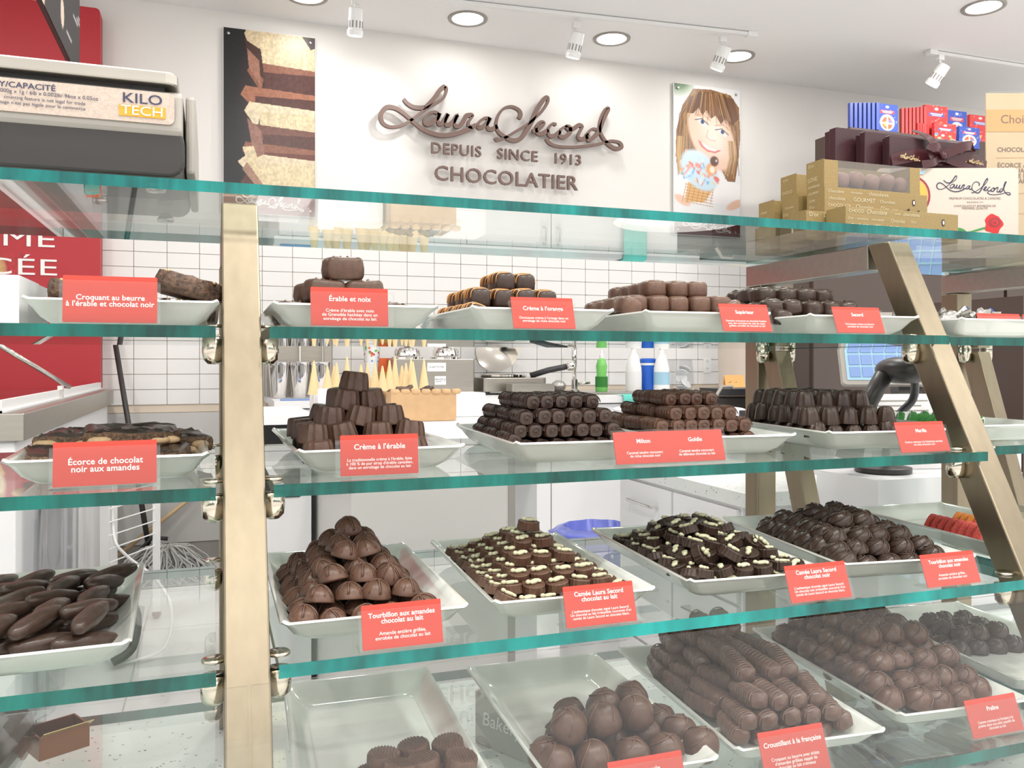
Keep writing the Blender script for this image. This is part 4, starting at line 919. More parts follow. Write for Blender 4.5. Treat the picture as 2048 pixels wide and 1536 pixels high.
def goldbox(label, x, y, z, L=.219, D=.044, H=.0455, rz=0, words=True, endw=True, window=False, seed=1):
    t = thing('gift_carton', label, 'gift box', (x, y, z), rz, 'gold printed cartons')
    if window:
        b = MB(); b.box(0, .028, 0, D, 0, H).box(L-.022, L, 0, D, 0, H).box(.028, L-.022, 0, D, 0, .002).box(.028, L-.022, D-.001, D, 0, H); b.build('carton', 'gold', t, bevel=.0006)
        b = MB(); b.box(.028, L-.022, 0, .0004, .002, H).box(.028, L-.022, 0, D-.001, H-.0005, H); b.build('window_film', 'wrap', t)
        for k in range(5): MB().ell(.015, .014, .014, .8, .8, 14, 8).build('chocolate', 'nougat', t, (.048+.032*k, .020, .0175+.003*(k % 2)), (.2*k, .3*k, .5*k), smooth=True)
        words = False
    else: MB().box(0, L, 0, D, 0, H).build('carton', 'gold', t, bevel=.0006)
    MB().box(-.0006, -.0001, -.0004, D-.001, -.0002, H+.0012).build('end_flap', 'gold', t)
    if words:
        goldprint(t, L*.74, H, seed, (0, -.0006, 0), (PI/2, 0, 0))
        signature(.050, .0011, 0, 0, 3, .02).build('shop_name', 'choco', t, (L*.745, -.0014, H*.28)); MB().ell(.0035, .0002, .006, 1, 1, 12, 6).build('oval_crest', 'choco', t, (L*.86, -.0006, H*.68))
        MB().ell(.0018, .0002, .0035, 1, 1, 10, 6).build('crest_profile', 'white', t, (L*.86, -.0009, H*.68))
    if endw: goldprint(t, D, H, seed+50, (-.0008, D, 0), (PI/2, 0, -PI/2))
    if window: goldprint(t, .026, H, seed, (.001, -.0006, 0), (PI/2, 0, 0)); goldprint(t, .022, H, seed+3, (L-.021, -.0006, 0), (PI/2, 0, 0))
    return t
h1 = .0463
goldbox('gold printed carton at the front of the bottom row, brown script at its end', .906, 1.048, ZT, L=.222, seed=1)
goldbox('gold printed carton behind the front one, only its end showing', .872, 1.096, ZT, seed=2)
goldbox('gold carton third in the bottom row', .92, 1.145, ZT, words=False, seed=3)
goldbox('gold carton fourth in the bottom row', .93, 1.195, ZT, words=False, seed=4)
goldbox('gold carton last in the bottom row', .915, 1.245, ZT, L=.20, words=False, seed=5)
goldbox('gold printed carton second in height, under the windowed one', .931, 1.125, ZT+h1, L=.212, seed=6)
goldbox('gold carton in the middle row whose printed end faces the sign wall', .935, 1.195, ZT+h1, L=.20, words=False, seed=7)
goldbox('gold carton at the far end of the middle row', .925, 1.248, ZT+h1, L=.20, words=False, seed=8)
goldbox('gold carton with a clear window showing chocolates, topmost of the stack', .934, 1.130, ZT+2*h1, L=.198, window=True, seed=9)
goldbox('gold carton on top at the rear, beside the windowed one', .962, 1.235, ZT+2*h1, L=.17, words=False, seed=10)

# --- cream panel with portrait, rose
a = Vector((1.150, 1.248, 0)); b_ = Vector((1.392, 1.160, 0)); ang = math.atan2(b_.y-a.y, b_.x-a.x); Wp = (b_-a).length
t = thing('shop_placard', 'cream placard with an oval portrait, black script name and a red rose', 'placard', (a.x, a.y, ZT), ang)
MB().rbox(0, Wp, 0, .004, 0, .165, .008, 4, axis='y').build('board', 'cream', t)
def flat(mb_pts, name, m, parent, y): mb = MB(); mb.prism(mb_pts, y, y+.0002, 'y'); return mb.build(name, m, parent)
def ov(cx, cz, rx, rz, n=28): return [(cx+rx*math.cos(2*PI*k/n), cz+rz*math.sin(2*PI*k/n)) for k in range(n)]
por = bpy.data.objects.new('oval_portrait', None); COL.objects.link(por); por.parent = t
cx, cz = .066, .114
for k, (rx, rz_, m) in enumerate(((.031, .036, 'signred'), (.027, .032, 'caramel'), (.024, .029, 'yellow'))): flat(ov(cx, cz, rx, rz_), 'portrait_oval', m, por, -.0006-.0003*k)
flat(ov(cx, cz+.005, .0115, .014), 'portrait_hair', 'brown', por, -.0016); flat(ov(cx+.001, cz+.004, .0065, .0085), 'portrait_face', 'cream', por, -.0019); flat([(cx-.014, cz-.024), (cx+.014, cz-.024), (cx+.006, cz-.007), (cx-.006, cz-.007)], 'portrait_dress', 'peach', por, -.0017)
flat([(cx-.022, .158), (cx-.004, .1555), (cx+.014, .158), (cx+.022, .162), (cx+.018, .154), (cx, .151), (cx-.02, .153)], 'portrait_ribbon', 'skyb', por, -.0019)
signature(.135, .0008, 0, 0, 4, .02).build('shop_name', 'ink', t, (.108, -.0006, .132))
text('placard_lettering', 'PREMIUM CHOCOLATES & CANDIES', .0058, 'brown', t, (.178, -.0006, .109)); text('placard_lettering', 'SINCE/DEPUIS 1913', .0036, 'brown', t, (.178, -.0006, .102)); text('placard_lettering', 'CHOCOLATS ET BONBONS DE\nPREMIÈRE QUALITÉ', .0055, 'brown', t, (.178, -.0006, .093), lsp=.8)
rose = bpy.data.objects.new('printed_rose', None); COL.objects.link(rose); rose.parent = t
flat([(.212+.016*(1+.15*math.cos(5*q))*math.cos(q), .062+.018*(1+.12*math.sin(4*q))*math.sin(q)) for q in [2*PI*k/26 for k in range(26)]], 'petals', 'rose', rose, -.0006)
for r_ in (.011, .007, .0035): flat(ov(.214, .065, r_, r_*.8, 14), 'petal', 'signred' if r_ != .007 else 'rose', rose, -.0009-.0003*(.011-r_)/.004)
flat([(.198, .054), (.17, .046), (.135, .042), (.135, .044), (.169, .049), (.196, .057)], 'stem', 'leaf', rose, -.0008); flat(ov(.143, .046, .020, .010, 18), 'leaf', 'leaf', rose, -.0009)

# --- tan information board
t = thing('information_board', 'tan list board headed Choisissez at the right edge', 'sign board', (1.453, 1.283, ZT), math.atan2(-.33, .944))
MB().box(0, .25, 0, .003, 0, .345).build('board', 'tan', t); MB().box(-.002, .252, -.002, -.0012, 0, .349).build('acrylic_sheet', 'thin', t); MB().box(0, .25, -.0008, -.0002, .268, .312).build('heading_band', 'caramel', t)
text('heading_lettering', 'Choisissez', .024, 'brown', t, (.028, -.0011, .292), align='LEFT'); 
for k, (s_, zz) in enumerate((('CHOCOLATS', .232), ('ÉCORCE AUX\nCROQUANTS\nÉCORCE D\'AMANDES\nNOUVEAUX', .185), ('PÊCHES', .123), ('SUCRE', .083))): text('list_lettering', s_, .0125, 'brown', t, (.022, -.0008, zz), align='LEFT', lsp=.85, off=.0001)
for zz in (.216, .145, .105, .062, .03): MB().box(.02, .24, -.0007, -.0003, zz, zz+.0007).build('rule_line', 'caramel', t)

# --- dark gift boxes with ribbon
def giftbox(label, x, y, w_, h, d, rx, ribbon=True):
    t = thing('ribboned_gift_box', label, 'gift box', (x, y, ZT), 0, 'wine brown gift boxes'); k = math.tan(rx)
    b = MB(); b.prism([(0, 0), (h*k, h), (h*k+d, h), (d, 0)], 0, w_, 'x'); b.build('box', 'choco', t, bevel=.0015)
    b = MB(); b.prism([(-.003, .0), (h*k-.003, h+.002), (h*k+d*.5, h+.002), (d*.5, 0)], -.002, w_+.002, 'x'); b.build('lid', 'choco', t, bevel=.0015)
    return t
g1 = giftbox('large dark gift box standing at the back of the glass top', 1.105, 1.306, .335, .249, .03, 0)
g2 = giftbox('medium dark gift box standing in front of the large one', 1.143, 1.272, .24, .236, .024, 0)
g3 = giftbox('small dark gift box in front, tied with a printed satin ribbon', 1.176, 1.246, .178, .225, .018, 0)
def ribbon(path, wd, name, parent, m='ribbon', side=None):
    pts = [Vector(p_) for p_ in catmull(path, 6)]; rings = []
    sd = Vector(side or (0, 0, 1))
    for i, p_ in enumerate(pts):
        tn = (pts[min(i+1, len(pts)-1)]-pts[max(i-1, 0)]).normalized(); nrm = tn.cross(sd).normalized(); s2 = nrm.cross(tn).normalized()
        rings.append([tuple(p_+s2*wd/2+nrm*.0004), tuple(p_-s2*wd/2+nrm*.0004), tuple(p_-s2*wd/2-nrm*.0004), tuple(p_+s2*wd/2-nrm*.0004)])
    mb = MB().loft(rings); return mb.build(name, m, parent, smooth='auto')
tr_ = thing('satin_ribbon_bow', 'dark satin ribbon bow with gold script tied round the gift boxes', 'ribbon', (1.176, 1.236, ZT))
ribbon([(-.008, -.004, .178), (.05, -.010, .190), (.10, -.008, .186)], .022, 'band', tr_); ribbon([(.10, -.008, .186), (.16, -.012, .190), (.22, -.004, .183)], .022, 'band', tr_)
ribbon([(.06, .015, .243), (.078, -.003, .228), (.092, -.010, .205), (.098, -.010, .19)], .020, 'strap', tr_, side=(1, 0, 0))
ribbon([(.100, -.014, .192), (.075, -.03, .202), (.055, -.028, .196), (.075, -.020, .184), (.100, -.014, .190)], .016, 'loop', tr_); ribbon([(.100, -.014, .192), (.135, -.03, .208), (.168, -.02, .212), (.14, -.018, .188), (.100, -.014, .190)], .018, 'loop', tr_)
MB().ell(.008, .005, .007, .7, .7, 12, 8).build('knot', 'ribbon', tr_, (.100, -.018, .191), smooth=True)
ribbon([(.09, -.016, .186), (.07, -.024, .175), (.045, -.022, .170)], .014, 'tail', tr_); ribbon([(.11, -.016, .186), (.14, -.022, .176), (.17, -.02, .170)], .014, 'tail', tr_)
for k, (x_, z_, ww) in enumerate(((.002, .183, .045), (.118, .190, .04), (.165, .187, .035))): signature(ww, .0006, 0, 0, 3, .02).build('gold_script', 'foil', tr_, (x_, -.0155, z_))

# --- boxed sets on the tall cabinet at the back right
o = MB().box(0, 1.9, 0, .30, 0, 2.385).build('tall_cabinet', 'dwood', loc=(3.43, 3.93, -1.045)); tag(o, 'tall dark brown cabinet carrying the red and blue boxed sets', 'cabinet')
def calendar(label, x, y, z, w_, h, d, red, rz=0, group='red and blue boxed calendars'):
    t = thing('calendar_box', label, 'boxed calendar', (x, y, z), rz, group)
    c = (.55, .045, .045) if red else (.04, .08, .36)
    MB().box(0, w_, 0, d, 0, h).build('box', 'cred' if red else 'cblue', t)
    return t
M['cred'] = mat('calendar_red', (.55, .05, .05), .4); M['cblue'] = mat('calendar_blue', (.045, .085, .38), .4)
def calface(t, w_, h, red, seed):
    rr = random.Random(seed); c = (.55, .05, .05) if red else (.045, .085, .38); p = Paint(w_, h, 34, 44, c)
    for k in range(26): p.disc(rr.random(), rr.random(), .02, .015, (.85, .85, .9), .8, .6)
    p.disc(.5, .90, .10, .05, (.9, .85, .85), .9, .5); p.poly([(.18, .78), (.82, .78), (.82, .66), (.18, .66)], (.09, .10, .32) if red else (.60, .05, .06)); p.line([(.25, .74), (.75, .74)], .02, (.9, .9, .9), .8); p.line([(.3, .69), (.7, .69)], .015, (.9, .9, .9), .7)
    if red:
        for k in range(14): p.disc(rr.uniform(.05, .95), rr.uniform(.12, .5), .09, .06, rr.choice([(.1, .25, .6), (.8, .5, .1), (.2, .45, .2), (.85, .8, .75), (.7, .1, .1)]), .9, .4)
    else:
        p.disc(.5, .35, .36, .30, (.75, .85, .92)); p.disc(.5, .33, .28, .25, (.55, .12, .06)); p.disc(.42, .3, .12, .12, (.85, .45, .08), .9, .5); p.disc(.62, .38, .1, .1, (.12, .22, .5), .9, .5); p.line([(.5, .1), (.5, .58)], .03, (.8, .85, .9)); p.line([(.25, .32), (.75, .32)], .025, (.8, .85, .9))
    p.panel('cover_picture', t, (0, -.0012, 0), m='printed')
zc = 1.341
px = 3.44
for k in range(7):
    x_ = 3.455+.026*k
    t = calendar('blue boxed calendar standing edge on in the left row', x_, 3.96-.006*k, zc, .018, .150+.001*k, .022, False, -.12)
t = calendar('blue boxed calendar showing its arched window cover, left of the red row', 3.64, 3.955, zc, .155, .165, .02, False); calface(t, .155, .165, False, 1)
for k in range(7): t = calendar('red boxed calendar standing edge on in the middle row', 3.83+.024*k, 3.96-.004*k, zc, .017, .155+.003*k, .022, True, -.12)
t = calendar('red boxed calendar with festive cover in the rear of the middle row', 4.0, 3.955, zc, .175, .192, .02, True); calface(t, .175, .192, True, 2)
t = calendar('blue boxed calendar at the back between two red ones', 4.19, 3.975, zc, .155, .185, .02, False); calface(t, .155, .185, False, 3)
t = calendar('red boxed calendar at the back right beside the tan board', 4.37, 3.975, zc, .17, .175, .02, True); calface(t, .17, .175, True, 4)
for k in range(5): t = calendar('red boxed calendar edge on in the low front row', 3.925+.018*k, 3.935, zc-.055, .014, .125, .012, True)
zf = zc-.055
t = calendar('red boxed calendar lying forward in the low front row', 4.02, 3.905, zf, .165, .13, .02, True); calface(t, .165, .13, True, 5)
t = calendar('blue boxed calendar lying forward in the low front row', 4.21, 3.905, zf, .16, .125, .02, False); calface(t, .16, .125, False, 6)

# ================================================================= BACK COUNTER AND THINGS ON IT
ZB = -.175
bc = thing('back_counter', 'white laminate base cabinets along the tiled wall', 'cabinet', (.28, 3.95, -1.045))
MB().box(0, 3.1, .06, .775, 0, .10).build('plinth', 'lamg', bc); MB().box(0, 3.1, .02, .778, .10, .835).build('carcass', 'lam', bc)
k = 0
for x in np.arange(0, 3.05, .44):
    d = MB().rbox(x+.003, x+.437, 0, .019, .105, .83, .002, 1, axis='y').build('door', 'lam', bc)
    hx = x+(.40 if k % 2 == 0 else .035); MB().tube([(hx, 0, .73), (hx, -.028, .735), (hx, -.030, .80), (hx, -.028, .865-.04), (hx, 0, .83-.02)], .0045).build('handle', 'chrome', d, smooth=True); k += 1
wt = MB().box(0, 3.14, 0, .795, -.034, 0).build('worktop', 'lam', loc=(.26, 3.935, ZB)); tag(wt, 'white laminate worktop running along the tiled wall', 'worktop')
# sink
sk = thing('sink', 'stainless steel sink let into the back worktop under the faucet', 'sink', (1.75, 4.12, ZB))
MB().rbox(0, .62, 0, .42, .0005, .004, .03, 4).build('rim', 'steel2', sk)
MB().rbox(.04, .58, .04, .36, .0045, .005, .04, 4).build('bowl', 'grey', sk)
fx = atY(1149, 783, 4.55); t = thing('faucet', 'tall chrome faucet with a spring hose head', 'faucet', (fx.x, 4.55, ZB+.004))
MB().lathe([(.032, 0), (.032, .01), (.02, .016), (.02, .07)], 18).build('base', 'chrome', t, smooth='auto'); MB().tube([(0, 0, .06), (0, 0, .34), (0, -.02, .37), (0, -.10, .385), (0, -.15, .36), (0, -.16, .33)], .012, 12).build('neck', 'chrome', t, smooth=True)
MB().tube([(-.015, -.03, .14), (-.015, -.03, .27)], .016, 12).build('spray_head', 'chrome', t, smooth=True); MB().tube([(.02, 0, .045), (.09, -.02, .05)], .009, 10).build('lever', 'chrome', t, smooth=True)
sp = atY(1117, 783, 4.45); o = MB().ell(.042, .042, .035, 1, 1, 16, 10, c=(0, 0, .034)).build('steel_scourer', 'sil', loc=(sp.x, 4.45, ZB+.004), smooth=True); tag(o, 'round steel wool scourer beside the faucet', 'scourer')
# green soap bottle
def xat(u, y): return atY(u, 724, y).x
t = thing('soap_bottle', 'green dish soap bottle with white cap beside the faucet', 'bottle', (xat(1203, 4.45), 4.45, ZB+.001))
MB().lathe([(.030, 0), (.036, .01), (.036, .06), (.028, .10), (.033, .15), (.024, .185), (.014, .195)], 20).build('body', 'green', t, smooth=True); MB().lathe([(.014, .195), (.014, .215), (.007, .222), (.006, .24), (.003, .245)], 14).build('cap', 'whitep', t, smooth='auto'); MB().lathe([(.0365, .03), (.0365, .09)], 20, cap0=False, cap1=False).build('label', 'jgreen', t)
def sprayer(label, u, y, h, m, band):
    t = thing('spray_bottle', label, 'spray bottle', (xat(u, y), y, ZB+.001), group='trigger spray bottles')
    MB().lathe([(.045, 0), (.048, .01), (.046, h*.45), (.03, h*.66), (.016, h*.74), (.015, h*.80)], 20).build('body', m, t, smooth=True)
    MB().lathe([(.0475, h*.12), (.0475, h*.38)], 20, cap0=False, cap1=False).build('label', band, t)
    b = MB(); b.prism([(-.05, h*.97), (-.045, h*1.0), (.03, h*1.0), (.035, h*.80), (-.01, h*.80), (-.012, h*.92), (-.05, h*.94)], -.014, .014, 'y'); b.build('trigger_head', 'whitep', t, bevel=.003)
    MB().tube([(-.022, 0, h*.93), (-.040, 0, h*.82)], .005).build('trigger', 'whitep', t)
sprayer('white spray bottle with a red mark nearest the soap', 1267, 4.40, .31, 'whitep', 'lam'); sprayer('white and blue spray bottle beside the bag of lids', 1323, 4.38, .305, 'whitep', 'skyb')
t = thing('wipes_tub', 'tall blue cleaning wipes tub between the spray bottles', 'tub', (xat(1296, 4.45), 4.45, ZB+.001)); MB().lathe([(.046, 0), (.047, .01), (.047, .17)], 24).build('body', 'blue', t, smooth='auto'); MB().lathe([(.048, .17), (.048, .19), (.040, .196)], 24).build('lid', 'blue', t, smooth='auto'); MB().lathe([(.0475, .155), (.0475, .168)], 24, cap0=False, cap1=False).build('stripe', 'whitep', t)
t = thing('bag_of_lids', 'crumpled clear plastic bag of white lids on the back worktop', 'plastic bag', (xat(1361, 4.40), 4.40, ZB+.001)); MB().lathe([(.075, 0), (.082, .03), (.078, .12), (.07, .19)], 20, flute=.06, fn=5).build('bag', 'frost', t)
for k in range(5): MB().lathe([(.035, 0), (.037, .004), (.03, .010)], 16).build('lid', 'whitep', t, (R.uniform(-.03, .03), R.uniform(-.02, .02), .02+.028*k), (R.uniform(-.8, .8), R.uniform(-.8, .8), 0))
q = atY(1414, 730, 4.73); t = thing('power_outlet', 'white double power outlet on the tiled wall', 'outlet', (q.x, 4.732, q.z)); MB().rbox(-.028, .028, -.006, 0, -.05, .05, .004, 2, axis='y').build('plate', 'whitep', t)
for s in (-1, 1): MB().rbox(-.016, .016, -.0075, -.006, s*.024-.014, s*.024+.014, .005, 3, axis='y').build('socket', 'lam', t); MB().box(-.007, -.005, -.008, -.0074, s*.024-.004, s*.024+.006).box(.005, .007, -.008, -.0074, s*.024-.004, s*.024+.006).build('slot', 'dgrey', t)
t = thing('cream_canister', 'cream coloured round canister with a lid on the back worktop', 'canister', (xat(1468, 4.35), 4.35, ZB+.001)); MB().lathe([(.085, 0), (.088, .01), (.095, .26)], 26).build('body', 'cream', t, smooth='auto'); MB().lathe([(.10, .26), (.10, .285), (.08, .295)], 26).build('lid', 'lam', t, smooth='auto')
t = thing('orange_notice', 'small orange folded card standing before the cream canister', 'card', (xat(1473, 4.1), 4.1, ZB+.001), -.1); MB().prism([(0, 0), (.03, .10), (.032, .10), (.062, 0), (.06, 0), (.031, .097), (.002, 0)], -.06, .06, 'x').build('folded_card', 'peach', t)
signature(.08, .0008, 0, 0, 3, .02).build('shop_name', 'brown', t, (-.045, -.003+.02, .055))
# outlet box kraft
# milkshake mixers
t = thing('milkshake_mixer', 'brushed steel milkshake mixer with three spindles', 'mixer', (xat(592, 4.45)-.155, 4.45, ZB+.001))
MB().rbox(0, .34, 0, .16, 0, .30, .01, 3).build('housing', 'steel2', t); MB().rbox(-.005, .345, -.10, .17, .30, .36, .012, 3).build('motor_head', 'steel2', t)
for k in range(3): MB().tube([(.055+.115*k, -.05, .30), (.055+.115*k, -.05, .13)], .004).build('spindle', 'chrome', t); MB().lathe([(.012, 0), (.014, .01), (.008, .018)], 12).build('clip', 'black', t, (.035+.115*k, -.045, .155))
for k, (u, lab) in enumerate(((558, 'steel milkshake cup nearest the steel post'), (599, 'steel milkshake cup in the middle of the three'), (640, 'steel milkshake cup nearest the cones'))):
    t = thing('milkshake_cup', lab, 'steel cup', (xat(u, 4.24), 4.24, ZB+.001), group='steel milkshake cups'); MB().lathe([(.036, 0), (.038, .004), (.049, .155), (.051, .172), (.053, .175), (.050, .176), (.047, .16), (.035, .01)], 24, cap1=True).build('cup_body', 'chrome', t, smooth='auto')
# topping warmers
xw = xat(862, 4.4); t = thing('topping_warmer', 'stainless topping warmer with two chrome lids and taped notes', 'warmer', (xw-.21, 4.32, ZB+.001))
MB().rbox(0, .43, 0, .26, 0, .19, .01, 3).build('housing', 'steel2', t, bevel=.003)
for k, s in enumerate((.09, .30)):
    l_ = MB().lathe([(.085, .19), (.085, .20), (.070, .207), (.070, .235), (.060, .25), (.02, .256)], 26).build('dome_lid', 'chrome', t, (s, .12, 0), smooth='auto'); MB().lathe([(.012, .256), (.018, .262), (.02, .275), (.01, .282)], 14).build('knob', 'black', l_, smooth='auto')
for (x, z, w_, h) in ((.17, .125, .10, .045), (.21, .055, .06, .045)): MB().box(x, x+w_, -.0015, -.0005, z, z+h).build('taped_note', 'paper', t)
text('note_lettering', 'BEIGNE À\nmardi - ??', .013, 'ink', t, (.24, -.0018, .078), lsp=.8); text('note_lettering', 'À NETTOYER', .013, 'ink', t, (.22, -.0018, .147))
# waffle iron / grill
xg = xat(995, 4.35); t = thing('waffle_iron', 'open waffle iron with chrome lid raised and a black handle', 'waffle iron', (xg-.10, 4.28, ZB+.001))
MB().rbox(0, .36, 0, .30, .015, .09, .02, 3).build('base', 'steel2', t, bevel=.004); MB().lathe([(.12, .09), (.13, .095), (.13, .105), (.11, .11)], 28).build('lower_plate', 'chrome', t, (.16, .15, 0), smooth='auto')
b = MB(); b.T = Matrix.Translation((.16, .28, .12)) @ Matrix.Rotation(-1.25, 4, 'X') @ Matrix.Translation((0, -.13, 0)); b.lathe([(.13, 0), (.135, .01), (.13, .025), (.09, .04)], 28); b.build('upper_plate', 'chrome', t, smooth='auto')
MB().tube([(.27, .02, .10), (.36, -.02, .13), (.46, -.04, .15)], .016, 12).build('handle', 'black', t, smooth=True); MB().ell(.03, .03, .03, 1, 1, 12, 8, c=(.48, -.04, .155)).build('handle_tip', 'chrome', t, smooth=True)
for x, y in ((.03, .03), (.33, .03), (.03, .27), (.33, .27)): MB().lathe([(.012, 0), (.015, .016)], 10).build('foot', 'black', t, (x, y, 0))
b = MB().rbox(0, .24, 0, .10, 0, .06, .01, 2).build('steel_pan', 'steel2', loc=(xat(1020, 4.15), 4.12, ZB+.001)); tag(b, 'low brushed steel box beside the waffle iron', 'pan')
# cups tower and boxes
t = thing('paper_cup_stack', 'tall stack of white paper cups with coloured dots', 'cup stack', (xat(743, 4.5), 4.5, ZB+.001)); p = None
b = MB()
for k in range(9): b.lathe([(.034, .0+.018*k), (.036, .017+.018*k)], 20)
b.build('stacked_cups', 'lam', t, smooth='auto'); top = MB().lathe([(.036, .162), (.047, .29), (.049, .295)], 24).build('top_cup', 'whitep', t, smooth='auto')
for k in range(34):
    a = R.uniform(PI, 2*PI); zz = R.uniform(.175, .285); rr = .0365+(zz-.162)/.128*.011
    MB().lathe([(.006, 0), (.006, .0006)], 10).build('printed_dot', R.choice(['rose', 'green', 'sky', 'orangep']), top, (rr*math.cos(a), rr*math.sin(a), zz), (PI/2, 0, a+PI/2))
t = thing('snack_box', 'orange and yellow box behind the wafer cones', 'box', (xat(757, 4.55), 4.53, ZB+.001)); MB().box(0, .085, 0, .06, 0, .12).build('lower_box', 'yellow', t); MB().box(0, .085, 0, .06, .12, .195).build('upper_box', 'orangep', t)
for k in range(3): MB().box(.01, .075, -.001, 0, .02+.03*k, .03+.03*k).build('stripe', 'orangep', t)
# tray and blue towel hanging etc.
o = MB().box(0, .16, 0, .06, 0, .006).build('blue_board', 'sky', loc=(.29, 3.945, ZB+.001)); tag(o, 'thin light blue cutting board at the front of the back worktop', 'cutting board')
tw = thing('teal_towel', 'teal towel hanging over the worktop edge by the sink', 'towel', (xat(1245, 3.93), 3.925, ZB))
b = MB(); W_ = .13; rings = []
for (y, z) in ((.10, .008), (.02, .008), (0, .004), (-.006, -.02), (-.008, -.12), (-.009, -.22)):
    rings.append([(x*W_, y-.004*math.sin(x*14), z) for x in [q/12 for q in range(13)]]+[(x*W_, y-.004*math.sin(x*14)-.003, z-.001) for x in [q/12 for q in reversed(range(13))]])
b.loft(rings).build('cloth', 'teal', tw, smooth=True)
# ================================================================= ISLAND COUNTER
ZI = -.20
t = thing('island_counter', 'grey sided service counter standing behind the case', 'counter', (.31, 2.06, -1.045))
MB().box(.005, .42, .0, 1.05, 0, .815).build('carcass', 'lamg', t); MB().box(.405, .424, -.002, 0, 0, .815).build('corner_trim', 'grey', t)
MB().rbox(-.01, .62, -.01, 1.08, .816, .8445, .004, 2).build('top', 'lam', t); MB().box(.43, .60, .3, 1.05, 0, .815).build('side_unit', 'lam', t)
t = thing('white_undercounter_unit', 'white undercounter unit with a dark open shelf near the steel post', 'cabinet', (.06, 2.75, -1.045))
MB().box(0, .235, 0, .02, 0, .72).build('front_panel', 'lam', t); MB().box(0, .235, .02, .5, 0, .72).build('carcass', 'lam', t); MB().box(.01, .20, -.004, 0, .62, .71).build('dark_opening', 'black', t); MB().rbox(-.02, .24, -.02, .52, .85, .88, .004, 1).build('top', 'lam', t); MB().box(0, .235, .25, .5, .72, .85).build('riser', 'black', t)
t = thing('open_carton', 'open brown cardboard carton with chocolate pieces inside', 'carton', (.56, 2.80, ZI+.001)); w_, d_, h_ = .225, .20, .098
b = MB(); b.box(0, w_, 0, .003, 0, h_).box(0, w_, d_-.003, d_, 0, h_).box(0, .003, .003, d_-.003, 0, h_).box(w_-.003, w_, .003, d_-.003, 0, h_).box(.003, w_-.003, .003, d_-.003, 0, .003); b.build('carton_body', 'kraft', t)
for k in range(12): b = bark(.05, .035, .012, 30+k).build('chocolate_piece', ['dark', 'milk'], t, (R.uniform(.03, .19), R.uniform(.04, .16), h_-.02+R.uniform(0, .02)), (R.uniform(-.5, .5), R.uniform(-.5, .5), R.uniform(0, 3)))
b = MB(); 
for k in range(7): b.ell(.018, .014, .010, .8, .8, 10, 6, c=(.015+.035*k, .006+R.uniform(-.004, .004), h_+.001))
b.build('torn_paper', 'kraft', t, kind='stuff')
t = thing('paper_tray', 'white paper lined box that holds the wafer cones', 'box', (.335, 2.88, ZI+.001)); MB().box(0, .215, .01, .10, 0, .088).build('box', 'paper', t); MB().prism([(0, 0), (.02, .11), (.024, .11), (.012, 0)], -.002, .05, 'x').build('folded_paper', 'paper', t)
CONES = [(628, 3.02, .118), (655, 2.98, .10), (673, 3.02, .112), (694, 3.05, .132), (722, 3.0, .105), (735, 3.04, .11), (750, 3.02, .112), (765, 2.98, .10), (779, 3.02, .12), (790, 3.06, .135), (812, 3.02, .11), (822, 3.05, .126), (826, 3.0, .115), (848, 3.04, .122), (804, 3.06, .10), (668, 3.06, .10)]
sb = MB().box(0, .62, 0, .14, 0, .085).build('cone_stand', 'paper', loc=(.33, 2.99, ZI+.001)); tag(sb, 'long white box the wafer cones stand on', 'box')
cmesh = None
for k, (u, y, h) in enumerate(CONES):
    if cmesh is None: o = MB().lathe([(.025, 0), (.025, .004), (.0235, .006), (.003, .997), (.001, 1.0)], 16).build('wafer_cone', 'cone', smooth='auto'); cmesh = o.data
    else: o = bpy.data.objects.new('wafer_cone', cmesh); COL.objects.link(o)
    # profile z runs 0..1: scale to height
    o.location = (xat(u, y), y, ZI+.0865); o.scale = (.9, .9, h)
    rank = sorted(c[0] for c in CONES).index(u); tag(o, ['first', 'second', 'third', 'fourth', 'fifth', 'sixth', 'seventh', 'eighth', 'ninth', 'tenth', 'eleventh', 'twelfth', 'thirteenth', 'fourteenth', 'fifteenth', 'sixteenth'][rank]+' pale wafer cone, counted from the steel milkshake cups', 'ice cream cone', 'wafer cones')
# round white table, towel etc.
t = thing('round_table', 'round white table top beyond the service counter', 'table', (1.68, 2.85, -1.045)); MB().lathe([(.24, .84), (.25, .845), (.25, .865), (.24, .87)], 40).build('top', 'lam', t, smooth='auto'); MB().lathe([(.16, 0), (.16, .012), (.03, .03), (.03, .84)], 24).build('pedestal', 'lamg', t, smooth='auto')
t = thing('waste_bin', 'white bin lined with a loose blue plastic bag on the floor', 'bin', (1.28, 2.72, -1.045)); MB().lathe([(.13, 0), (.135, .01), (.15, .40)], 26).build('bin_body', 'whitep', t, smooth='auto'); MB().lathe([(.152, .28), (.158, .30), (.155, .41), (.17, .45), (.12, .47), (.13, .40)], 30, flute=.05, fn=9).build('bag', 'bluebag', t, smooth=True)
